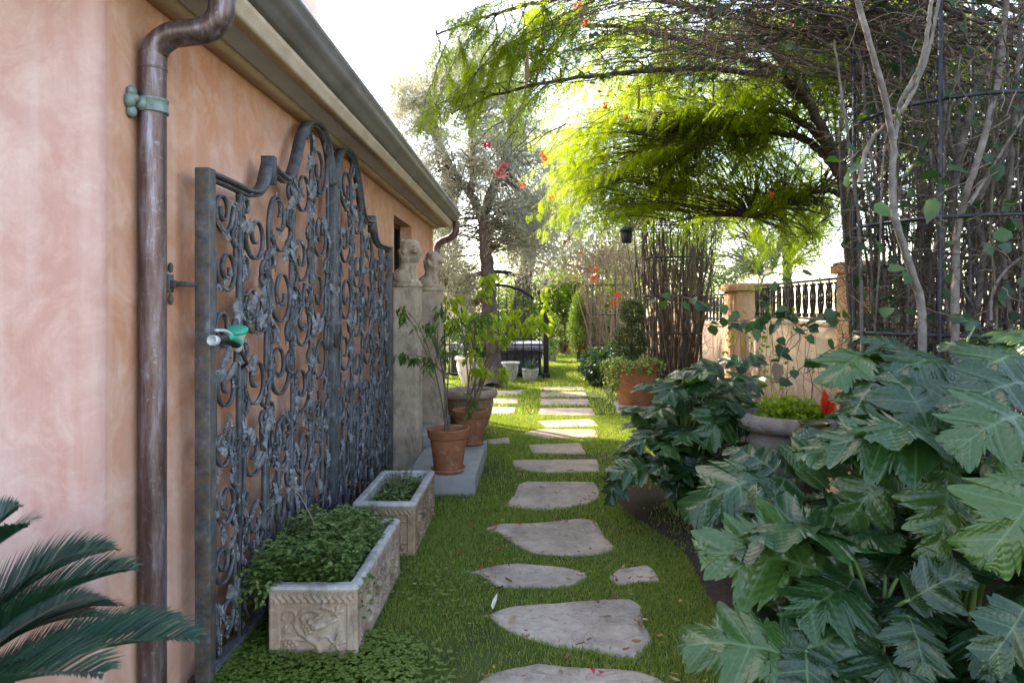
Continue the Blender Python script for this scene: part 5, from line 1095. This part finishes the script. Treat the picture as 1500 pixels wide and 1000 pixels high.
# canopy of tangled twigs arching from the pillar over the path
cm = 90; a = U(0, 6.28, cm); b = np.stack([TC[0]+.4*np.cos(a), TC[1]+.4*np.sin(a), U(2.9, 3.5, cm)], -1); e = np.stack([U(-.1, 2.4, cm), U(3.9, 6.4, cm), U(3.35, 4.2, cm)], -1); e[:, 2] -= .35*np.clip(1.2-e[:, 0], 0, 2)*.25; mid = (b+e)/2+np.stack([0*a, 0*a, U(.1, .7, cm)], -1); CB = bez(b, mid, e, 22)+rng.normal(0, .012, (cm, 22, 3))
for k in range(24): MB().tubes(CB[k], np.linspace(.011, .0035, 22), 6).build('branch', M['vine_brown'], vine)
tw.tubes(CB[24:], np.linspace(.0075, .002, 22), 5)
m = 3300; k = rng.integers(0, cm, m); j = rng.integers(5, 22, m); b = CB[k, j]+rng.normal(0, .03, (m, 3)); e = b+nrm(rdir(m)*[1, 1, .75]+[-.25, 0, -.15])*U(.12, .5, (m, 1)); tw.tubes(wander(b, e, .035, 7), np.linspace(.0028, .001, 7), 3)
tw.build('twigs', M['twig'], vine)
# leaves: scattered heart leaves on the pillar, in the canopy, and on a runner across the wall
lm = MB()
def hearts(P, size, up=(0, -.5, .8)):
    m = len(P); D = nrm(rdir(m)*[1, .6, .6]+[0, -.15, -.35]); lm.leaves(P, D, nrm(np.array(up)+rdir(m)*.7), size*U(.7, 1.2, m), size*.78*U(.85, 1.1, m), .10, True, .08)
m = 620; a = U(0, 6.28, m); hearts(np.stack([TC[0]+TR*U(.7, 1.12, m)*np.cos(a), TC[1]+TR*U(.7, 1.12, m)*np.sin(a), U(1.0, 3.5, m)], -1), .085)
m = 900; k = rng.integers(0, cm, m); j = rng.integers(6, 22, m); hearts(CB[k, j]+rng.normal(0, .08, (m, 3)), .06)
for u, v, s_ in ((1385,245,.13),(1365,262,.12),(1395,272,.13),(1370,290,.12),(1230,235,.11),(1262,240,.1),(1460,240,.1),(1480,320,.12),(1500,360,.13),(1470,355,.12),(1440,365,.1),(1235,270,.1),(1240,215,.09),(1310,165,.09),(1290,370,.11),(1300,395,.1),(1280,300,.1),(1300,450,.1),(1330,400,.1),(1340,240,.09)): hearts(np.array([at(u, v, U(3.55, 3.75))]), s_)
run = smooth_path([at(1250, 470, 4.2), at(1190, 468, 4.4), at(1130, 462, 4.6), at(1070, 470, 4.7), at(1020, 440, 4.8), at(965, 430, 4.9)], 30); rb_ = MB().tubes(run, .004, 5)
for s0, s1 in ((run[4], at(1130, 530, 4.5)), (run[8], at(1150, 520, 4.5)), (at(1130, 560, 4.6), at(1240, 500, 4.3)), (at(1115, 470, 4.6), at(1160, 395, 4.9)), (at(1180, 545, 4.5), at(1250, 520, 4.2)), (run[10], at(1100, 380, 4.9))): rb_.tubes(wander([s0], [s1], .05, 12), .0035, 5); hearts(wander([s0], [s1], .05, 9)[0][::2]+rng.normal(0, .03, (5, 3)), .085)
rb_.build('runner', M['vine_brown'], vine); hearts(run[::1]+rng.normal(0, .035, run.shape), .095); hearts(run[6:20]+rng.normal(0, .05, (14, 3)), .09)
lm.build('foliage', M['vine_leaf'], vine)
def blossom(P, mat, s, nm='flower'):
    mb = MB(); m = 14; d = rdir(m); mb.leaves(np.asarray(P)+d*s*.25, d+rdir(m)*.4, rdir(m), s*U(.6, 1, m), s*.7, .15, True); return mb.build(nm, mat, vine)
blossom(at(713, 211, 5.2), M['petal'], .035)
for k, (u, v, Y_) in enumerate(((730,250,5.6),(738,243,5.6),(735,255,5.6),(793,226,7.5),(798,232,7.5),(765,270,7),(808,290,8),(846,7,5),(858,35,5),(917,172,7.5),(1163,32,5.5),(1130,284,7),(885,155,7))): MB().tubes(wander([at(u, v, Y_)], [at(u, v, Y_)+[U(.1, .35), U(-.1, .2), U(.3, .5)]], .04, 10), np.linspace(.002, .005, 10), 4).build('hanging_twig', M['twig'], vine); blossom(at(u, v, Y_), M['petal_pink'] if k < 3 else (M['petal_orange']), .05 if k < 3 else .04)
tw2 = MB()
for u0, v0, u1, v1, Y_ in ((800,120,722,205,5.1),(760,190,708,250,5.4),(735,180,690,215,5.2),(830,180,735,248,5.6),(900,160,795,228,7.5)): P = wander([at(u0, v0, Y_)], [at(u1, v1, Y_)], .05, 14); MB().tubes(P, np.linspace(.006, .002, 14), 5).build('hanging_twig', M['twig'], vine)
mb = MB()
for u, v, L in ((772,92,.27),(770,110,.2),(975,55,.2),(935,150,.15)): 
    p0 = at(u, v-20, 4.9); mb.tubes(bez(p0, p0+[.01, 0, -L/2], p0+[0, 0, -L], 8), [.003, .009, .010, .010, .010, .009, .007, .003], 7)
mb.build('seed_pod', simple('brown_pod', (.12, .06, .025), (.2, .11, .05), 20), vine)
def vine_column(c, rad, h, nst, ntw, label, mat, twmat, flowers, dome, seed_top=2.3):
    t = thing('bougainvillea_vine', (*c, 0), label, 'vine'); c = np.array(c)
    a = U(0, 6.28, nst); rr = rad*U(.15, .9, nst)**.7; b = np.stack([c[0]+rr*np.cos(a), c[1]+rr*np.sin(a), np.zeros(nst)], -1); r2 = rad*U(.5, 1.9, nst); a2 = a+U(-.4, .4, nst); e = np.stack([c[0]+r2*np.cos(a2), c[1]+r2*np.sin(a2), h*U(.8, 1.05, nst)], -1)
    P = wander(b, e, .13, 18); mb = MB(); mb.tubes(P[:nst//2], np.linspace(.022, .010, 18), 5); mb.tubes(P[nst//2:], np.linspace(.012, .005, 18), 5); mb.build('stems', mat, t)
    m = ntw; d = rdir(m); d[:, 2] = np.abs(d[:, 2])-.25; b = np.array([c[0], c[1], h])+d*np.array(dome)*U(.3, 1, (m, 1)); e = b+rdir(m)*U(.15, .5, (m, 1))+d*.15; tb = MB().tubes(wander(b, e, .05, 6), np.linspace(.006, .002, 6), 3)
    m = ntw//3; a = U(0, 6.28, m); b = np.stack([c[0]+rad*1.05*np.cos(a), c[1]+rad*1.05*np.sin(a), U(.5, h, m)], -1); tb.tubes(wander(b, b+rdir(m)*[.25, .25, .4], .04, 6), np.linspace(.005, .002, 6), 3); tb.build('twigs', twmat, t)
    m = ntw//4; d = rdir(m); d[:, 2] = np.abs(d[:, 2])-.2; fl = MB().leaves(np.array([c[0], c[1], h])+d*np.array(dome)*U(.6, 1.1, (m, 1)), rdir(m)+[0, 0, -.3], rdir(m), U(.05, .09, m), U(.035, .06, m), .1, True, .1); fl.build('foliage', M['bg_leaf'], t)
    for u, v, Y_ in flowers:
        mb = MB(); q_ = 9; P = at(u, v, Y_)+rng.normal(0, .028, (q_, 3)); mb.leaves(P, rdir(q_), rdir(q_), .08, .06, .15, True); mb.build('flower', M['petal_orange'], t)
    return t
T2c = (2.48, 12.0); trellis(T2c, .5, (.35, 1.05, 1.7, 2.35, 3.0), 6, 'middle round iron trellis pillar packed with brown vine stems', rot=R(-80), rb=.016, mesh=False, top=3.2)
vine_column(T2c, .47, 3.1, 95, 3000, 'brown bundled vine stems with a twiggy dome on the middle trellis', M['vine_brown'], M['twig'], [(870,395,11.6),(905,432,11.6),(868,410,11.6),(900,445,11.7)], (1.5, 1.3, 1.05))
T3c = (2.1, 18.5); trellis(T3c, .6, (.5, 1.3, 2.1), 6, 'farthest round iron trellis in pale twigs', rot=R(-80), rb=.016, mesh=False, top=2.6)
vine_column(T3c, .62, 2.5, 60, 2600, 'pale twiggy vine with red flowers on the farthest trellis', M['twig_pale'], M['twig_pale'], [(815,345,17),(825,355,17),(835,350,17),(808,362,17),(850,370,17),(790,352,16),(845,340,17)], (1.7, 1.4, 1.5))  # stems and twigs both take the pale twig colour
# dry weeds climbing the cream wall beyond the bed
dw = thing('dry_climber', (3.2, 8.5, 0), 'pale dry climber twigs against the sunlit cream wall', 'climber'); m = 46; b = np.stack([U(2.9, 3.5, m), U(7.6, 11, m), U(0, .3, m)], -1); e = b+np.stack([U(-.3, .3, m), U(-.4, .4, m), U(.8, 2.1, m)], -1); MB().tubes(wander(b, e, .22, 14), np.linspace(.005, .0015, 14), 3).build('stems', M['twig_pale'], dw)
m = 160; k = rng.integers(0, 46, m); MB().leaves(b[k]+(e[k]-b[k])*U(.2, 1, (m, 1)), rdir(m), rdir(m), U(.05, .09, m), U(.03, .05, m), .1, True).build('foliage', M['lime_leaf'], dw)

# ---------------------------------------------------------------- acacia with feathery drooping fronds
ac = thing('acacia_tree', (3.0, 6.9, 0), 'feathery yellow green acacia leaning over the path from behind the near trellis', 'acacia')
ACL = [([(1262,560),(1255,420),(1243,320),(1235,260),(1218,215),(1185,150),(1150,90),(1090,10)], [6.9,6.9,6.9,6.9,6.8,6.6,6.4,6.2], .082, .03), ([(1238,270),(1212,232),(1180,205),(1130,193),(1090,198),(1040,184),(985,188)], [6.9,6.9,7,7.2,7.4,7.6,7.9], .05, .012), ([(1225,235),(1195,195),(1150,165),(1105,163),(1070,182),(1000,205),(900,240)], [6.8,6.9,7.1,7.5,7.8,8.4,9.2], .045, .01),
       ([(1195,165),(1140,110),(1080,85),(1010,60),(900,40),(800,35)], [6.7,6.5,6.3,6.2,6.1,6.0], .045, .012), ([(1170,125),(1120,60),(1040,0),(940,-60)], [6.5,6.3,6.1,6.0], .04, .012), ([(1240,290),(1205,280),(1150,300),(1100,320)], [7,7.3,7.8,8.2], .03, .01), ([(1225,235),(1270,160),(1330,60),(1400,-40)], [6.9,6.7,6.5,6.3], .05, .02), ([(1130,110),(1010,100),(880,110),(760,130),(660,165)], [6.5,6.3,6.1,5.9,5.7], .03, .008), ([(1060,20),(900,-10),(760,10),(640,50)], [6.2,5.9,5.7,5.5], .03, .008)]
LIMB = []
for pts, Ys, r0, r1 in ACL:
    P = smooth_path([at(u, v, y) for (u, v), y in zip(pts, Ys)], 40)
    if r0 > .08: P = np.vstack([[[3.0, 6.9, 0]], P])
    P = P+rng.normal(0, .006, P.shape); LIMB.append(P); MB().tubes(P, np.linspace(r0, r1, len(P)), 10).build('trunk' if r0 > .08 else 'limb', M['dark_bark'], ac, smooth=True)
# clouds of target points: centre (photo u, v, distance), half sizes in pixels and metres, count
CL = [((900,225,9.0), (140, 100, 1.5), 160), ((840,290,9.5), (75, 65, 1.0), 90), ((1010,250,9.2), (110, 90, 1.4), 70), ((1110,250,8.2), (90, 85, 1.0), 46), ((1180,330,9.2), (60, 70, .8), 44), ((720,120,5.7), (90, 65, .4), 22), ((655,170,5.6), (60, 45, .3), 10), ((640,28,5.4), (60, 22, .3), 6), ((800,60,6.0), (110, 70, .5), 26), ((980,90,7.0), (150, 90, .9), 80), ((1150,60,6.6), (120, 80, .8), 60), ((1080,160,7.8), (110, 70, 1.0), 60), ((1330,70,7.2), (150, 110, .8), 80), ((1230,60,7.0), (90, 80, .8), 50), ((1440,120,7.4), (90, 110, .8), 60), ((950,165,8.6), (170, 65, 1.2), 76), ((1130,340,10.3), (110, 85, 1.0), 40), ((1050,200,10.5), (150, 90, 1.2), 66), ((1200,230,9.3), (80, 130, .8), 60), ((1020,310,10), (120, 50, 1.0), 22), ((1400,260,7.0), (90, 80, .6), 22), ((760,170,6.4), (60, 40, .5), 10)]
tb = MB(); FP_, FD_ = [], []
allL = np.vstack([P[12:] for P in LIMB])
for (u, v, Y_), (su, sv, sy), cnt in CL:
    for _ in range(cnt):
        d = rdir(1)[0]*U(.2, 1)**.6; Yq = Y_+d[1]*sy; e = at(u+d[0]*su, v+d[2]*sv, Yq); s_ = allL[np.argsort(np.linalg.norm(allL-(e+[.9, -.3, .35]), axis=1))[rng.integers(0, 60)]]; s_ = s_+(e-s_)*max(0, 1-.9/max(.9, np.linalg.norm(e-s_)))*.6
        L = np.linalg.norm(e-s_); lk = allL[np.argmin(np.linalg.norm(allL-s_, axis=1))]; tb.tubes(bez(lk, (lk+s_)/2+[0, 0, .08], s_, 8), np.linspace(.008, .006, 8), 4); P = bez(s_, s_*.45+e*.55+[0, 0, .20*L], e, 22)+np.cumsum(rng.normal(0, .006, (22, 3)), 0); tb.tubes(P, np.linspace(.0065, .0014, 22), 4)
        T = np.gradient(P, axis=0); k0 = 22-int(min(20, max(8, 22*.9/max(L, .6)))); 
        for j in np.arange(k0, 22, .72):
            j0 = int(j); FP_.append(P[j0]+rng.normal(0, .012, 3)); t_ = nrm(T[j0]); side = nrm(np.cross(t_, [0, 0, 1.])+rng.normal(0, .25, 3))*(1 if rng.random() < .5 else -1); FD_.append(nrm(t_*.55+side*.75+[0, 0, -.42]))
tb.build('branchlets', M['dark_bark'], ac)
FP_, FD_ = np.array(FP_), np.array(FD_); m = len(FP_); Lf = U(.09, .19, m); mb = MB(); npin = 11
S = nrm(np.cross(FD_, [0, 0, 1.])+rdir(m)*.15); N_ = np.cross(S, FD_)
for k in range(npin):
    f = (k+.5)/npin; c = FP_+FD_*(Lf*f)[:, None]-np.array([0, 0, 1])*(Lf*f*f*.35)[:, None]
    for s_ in (1, -1): mb.leaves(c, S*s_*.85+FD_*.6+rng.normal(0, .12, (m, 3))+[0, 0, -.25], N_, Lf*.30*math.sin(math.pi*(.15+.8*f))**.7*U(.8, 1.2, m), .0074*U(.8, 1.3, m), .1)
print('acacia fronds', m); mb.build('foliage', M['acacia_leaf'], ac)

# ---------------------------------------------------------------- olive tree and trees beyond
def leafy_tree(name, label, cat, base, limbs, crown, ntw, nl, Ll, Wl, leafmat, bark, parent_loc=None, twig_r=.006, spray=14, tl=.55):
    t = thing(name, base, label, cat); Ps = []
    for pts, r0, r1, nm in limbs:
        P = smooth_path(pts, 30); P = P+rng.normal(0, .01, P.shape)*(np.arange(30)[:, None] > 0); Ps.append(P); MB().tubes(P, np.linspace(r0, r1, 30)*U(.93, 1.07, 30), 12).build(nm, bark, t, smooth=True)
    LP = np.vstack([P[10:] for P in Ps]); ends = []
    tot = sum(w for _, _, w in crown)
    for c, r, w in crown:
        m = int(ntw*w/tot); d = rdir(m); ends.append(np.asarray(c)+d*np.asarray(r)*(U(.25, 1, (m, 1))**.6))
    ends = np.vstack(ends); m = len(ends)
    src = np.array([LP[np.argsort(np.linalg.norm(LP-(q_*.85+LP[-1]*.15-[0, 0, .25]), axis=1))[rng.integers(0, 10)]] for q_ in ends])
    P = bez(src, (src+ends)/2+np.stack([0*ends[:, 0], 0*ends[:, 0], .12*np.linalg.norm(ends-src, axis=1)], -1), ends, 8); MB().tubes(P, np.linspace(twig_r*2.2, twig_r*.5, 8), 4).build('branches', bark, t)
    per = nl//m; D0 = nrm(ends-np.asarray(crown[0][0])*1.0+rdir(m)*.9); mb = MB()
    for k in range(per):
        f = U(-.25, 1, m)*tl; pos = ends+D0*f[:, None]+rdir(m)*U(.0, .16, (m, 1))*tl/.55; mb.leaves(pos, nrm(D0*.7+rdir(m)), rdir(m)+[0, 0, .6], U(.7, 1.25, m)*Ll, U(.8, 1.2, m)*Wl, .1, False, .05)
    mb.build('crown', leafmat, t); return t
YO = 13.1
ol = lambda u, v, Y=YO: at(u, v, Y)
leafy_tree('olive_tree', 'silvery olive tree with forked grey trunk on the lawn left of the path', 'olive tree', gnd(722, 566),
    [([gnd(722, 568), ol(722, 520), ol(716, 430), ol(712, 360), ol(706, 310)],   .17, .11, 'trunk'), ([ol(707, 320), ol(690, 285), ol(668, 255), ol(640, 200), ol(620, 130)], .10, .03, 'limb'), ([ol(707, 320), ol(722, 275), ol(740, 235), ol(750, 170), ol(740, 110)], .10, .03, 'limb'), ([ol(714, 430), ol(690, 445), ol(668, 432), ol(640, 405)], .08, .03, 'limb'), ([ol(690, 285), ol(692, 230), ol(690, 170)], .05, .02, 'limb')],
    [(ol(665, 180), (1.15, 1.1, 1.3), 10), (ol(745, 250), (.9, 1.0, 1.4), 8), (ol(640, 300), (.8, .9, 1.0), 5), (ol(700, 110), (.9, .9, .7), 5), (ol(770, 330), (.55, .8, .9), 4), (ol(615, 150), (.5, .7, .6), 3), (ol(665, 400), (.5, .7, .5), 3)], 900, 120000, .07, .016, M['olive_leaf'], M['olive_bark'])
Y2 = 17.5; o2 = lambda u, v, Y=Y2: at(u, v, Y)
leafy_tree('old_tree', 'second leaning thick trunked tree behind the black iron gate', 'tree', gnd(752, 535),
    [([gnd(752, 536), o2(760, 450), o2(772, 390), o2(782, 345), o2(796, 300)], .24, .13, 'trunk'), ([o2(784, 345), o2(760, 290), o2(740, 230)], .1, .04, 'limb'), ([o2(796, 300), o2(830, 250), o2(850, 190)], .1, .04, 'limb')],
    [(o2(770, 250), (1.6, 1.3, 1.4), 8), (o2(840, 260), (1.5, 1.3, 1.3), 7), (o2(800, 330), (1.0, 1.0, .6), 4)], 420, 30000, .09, .024, M['olive_leaf'], M['bark'], tl=.7)
def backtree(name, label, base, top, crown, leafmat, nl, L, Wd, r0=.16):
    base = np.array(base, float); top = np.array(top, float); mid = (base+top)/2+[.1, 0, 0]; cs = [np.asarray(c[0]) for c in crown]
    leafy_tree(name, label, 'tree', base, [([base, mid, top], r0, r0*.4, 'trunk')]+[([mid*.4+top*.6, (mid+c)/2+[0, 0, .2], c], r0*.45, r0*.15, 'limb') for c in cs], crown, max(120, nl//90), nl, L, Wd, leafmat, M['bark'], tl=.9, twig_r=.01)
backtree('garden_tree', 'grey green bushy tree filling the gap behind the far downspout', (-2.6, 17, 0), (-2.4, 17, 3), [((-2.3, 17, 2.2), (1.0, .9, 1.5), 4), ((-1.6, 17.5, 1.7), (.8, .8, 1.2), 3), ((-2.9, 17, 3.6), (.9, .9, 1.0), 3)], M['olive_leaf'], 20000, .09, .022)
backtree('garden_tree', 'pale backlit tree beyond the hedge at the end of the lawn', (1.5, 27, 0), (1.2, 27, 4), [((.8, 27, 3.2), (2.6, 1.5, 1.6), 5), ((3.8, 27, 3.6), (2.4, 1.5, 1.8), 5)], M['bg_leaf'], 16000, .14, .05)
backtree('garden_tree', 'sunny green tree behind the farthest trellis', (4.6, 24, 0), (4.6, 24, 3.6), [((4.2, 24, 2.6), (2.0, 1.5, 1.6), 5), ((5.9, 23, 3.0), (1.6, 1.5, 1.5), 4)], M['bg_leaf'], 14000, .13, .045)
backtree('pine_tree', 'blue green needled tree outside the garden wall behind the middle trellis', (5.6, 15, -.5), (5.5, 15, 4), [((4.7, 14.5, 3.0), (1.1, 1.2, .9), 5), ((5.9, 15, 3.5), (1.3, 1.2, 1.0), 5), ((4.3, 13.5, 2.3), (.8, .9, .5), 3), ((5.3, 14, 2.6), (.8, .9, .5), 3)], M['pine_leaf'], 26000, .08, .008)
backtree('garden_tree', 'leafy tree outside the wall seen through the near trellis', (5.6, 8.2, -.3), (5.6, 8.2, 3.4), [((5.3, 8.0, 3.2), (1.2, 1.2, .9), 5), ((4.6, 7.4, 3.6), (.9, .9, .7), 3), ((6.2, 8.4, 2.6), (1.0, 1.0, .8), 3)], M['bg_leaf'], 12000, .07, .03, .1)
backtree('garden_tree', 'dense dark green tree outside the wall beside the near trellis', (5.9, 6.6, -.3), (5.7, 6.7, 3.2), [((5.2, 6.6, 2.9), (1.2, .9, 1.1), 5), ((4.5, 7.0, 4.0), (1.0, .9, .8), 3), ((5.9, 6.4, 3.9), (1.2, 1.0, .9), 4), ((6.4, 5.6, 2.6), (1.0, .9, 1.0), 3)], M['shrub_leaf'], 15000, .075, .035, .1)
hg = thing('hedge', (.9, 21.3, 0), 'sunlit yellow green hedge before the orange wall at the far end', 'hedge')
bush(hg, [(.4, 21.6, 1.55), (1.4, 21.9, 1.5), (2.3, 21.6, 1.3), (-.6, 21.8, 1.4), (1.0, 22.0, 2.2), (2.9, 21.4, 1.8)], [(.9, .5, .85), (.9, .4, .9), (.8, .5, .9), (.9, .5, 1.2), (1.0, .4, .5), (.7, .5, .9)], 17000, .1, .06, M['hedge_leaf'], shell=.3); stems_from((1.0, 21.7, 0), 26, 1.6, 1.3, .03, M['bark'], hg)
cs_ = thing('cypress_shrub', (1.3, 18.6, 0), 'slim upright soft green shrub by the far orange wall', 'shrub'); bush(cs_, [(1.3, 18.6, .95), (1.32, 18.6, 1.5)], [(.3, .3, .75), (.22, .22, .5)], 5000, .09, .02, M['bg_leaf'], oval=False, shell=.3); stems_from((1.3, 18.6, 0), 8, .9, .15, .015, M['bark'], cs_)
# shrubs behind the black gate
sb = thing('garden_shrub', (-1.6, 16.9, 0), 'dark leafy shrub behind the covered tub', 'shrub'); bush(sb, [(-1.5, 16.9, .9), (-.5, 17.2, 1.0), (.3, 17.3, .8)], [(.8, .5, .8), (.8, .5, .9), (.6, .5, .6)], 9000, .07, .035, M['bg_leaf'], shell=.4); stems_from((-.6, 17, 0), 16, 1, .9, .02, M['bark'], sb)
# ---------------------------------------------------------------- fallen petals and dry leaves
def litter_mesh(kind, mat, k):
    r_ = np.random.default_rng(k); mb = MB()
    if kind == 'leaf':
        t = np.linspace(0, 1, 7); w = .24*np.sin(np.pi*np.clip(t, .03, .97))**.8; c = r_.uniform(.1, .5); z = lambda v: c*(t-.5)**2+r_.uniform(.1, .35)*v*v*4
        X = np.stack([t, t, t], 1); Y = np.stack([-w, 0*w, w], 1); Z = np.stack([z(.4), z(0)*1., z(.4)], 1); mb.grid(X-.5, Y+.06*np.sin(t*3)[:, None], Z+.02)
    else:
        for j in range(3): a = j*2.1; d = np.array([math.cos(a), math.sin(a), .5+.3*r_.random()]); mb.leaves([d*.02], [d], [(0, 0, 1.)], 1.0, .85, .25, True)
    me = mesh_np('fallen_'+kind, *mb.arrays()); me.materials.append(mat); return me
DL = [litter_mesh('leaf', M['litter'], k) for k in range(6)]; PL = [litter_mesh('petal', M['petal'], k) for k in range(4)]
def litter(u, v, me, name, s, label, cat, group, z=.018):
    p = gnd(u, v, z); o = bpy.data.objects.new(name, me); COL.objects.link(o); o.location = [float(q) for q in p]; o.rotation_euler = (U(-.3, .3), U(-.3, .3), U(0, 6.28)); o.scale = (s, s, s); tag(o, label, cat, group)
for u, v in ((677,990),(697,993),(868,983),(880,986),(706,832),(720,830),(762,768),(726,770),(870,766),(905,786),(688,762),(674,811),(731,804),(848,704),(690,771),(836,588),(806,641),(799,634),(812,637),(846,634),(872,636),(790,612),(830,611),(865,613),(772,602),(858,654),(852,670),(884,672),(878,642),(780,625),(820,625),(845,622),(735,594),(760,590),(715,634),(800,605),(862,606),(952,746),(980,732)):
    if 'path'[0] and not (v > 988 and u < 700): litter(u, v, PL[rng.integers(0, 4)], 'fallen_petal', U(.014, .022), 'small crimson bougainvillea petal fallen on the path or grass', 'petal', 'fallen crimson petals')
for k in range(190):
    if k < 115: 
        P = STONE_POLYS[rng.integers(0, 7)]; q_ = P[rng.integers(0, len(P))]+rng.normal(0, .03, 2); Yq = q_[1]; u, v = U0+q_[0]/Yq*FP, V0+FP*1.482/Yq
    else: 
        q_ = np.array([U(.35, 1.1), U(2.5, 6)]) if k < 160 else np.array([U(-.7, .4), U(2.6, 6)]); u, v = U0+q_[0]/q_[1]*FP, V0+FP*1.482/q_[1]
    litter(u, v, DL[rng.integers(0, 6)], 'fallen_leaf', U(.5, 1)**1.5*.046, 'small curled dry brown leaf fallen on grass or stone', 'leaf', 'fallen dry leaves', z=U(.02, .032))
o = MB().leaves([gnd(722, 892, .03)], [(.15, .9, .35)], [(-.5, -.3, 1)], .11, .026, .2, True).build('pale_leaf', M['white_pot']); tag(o, 'single long silvery white leaf lying in the grass by the flagstones', 'leaf')
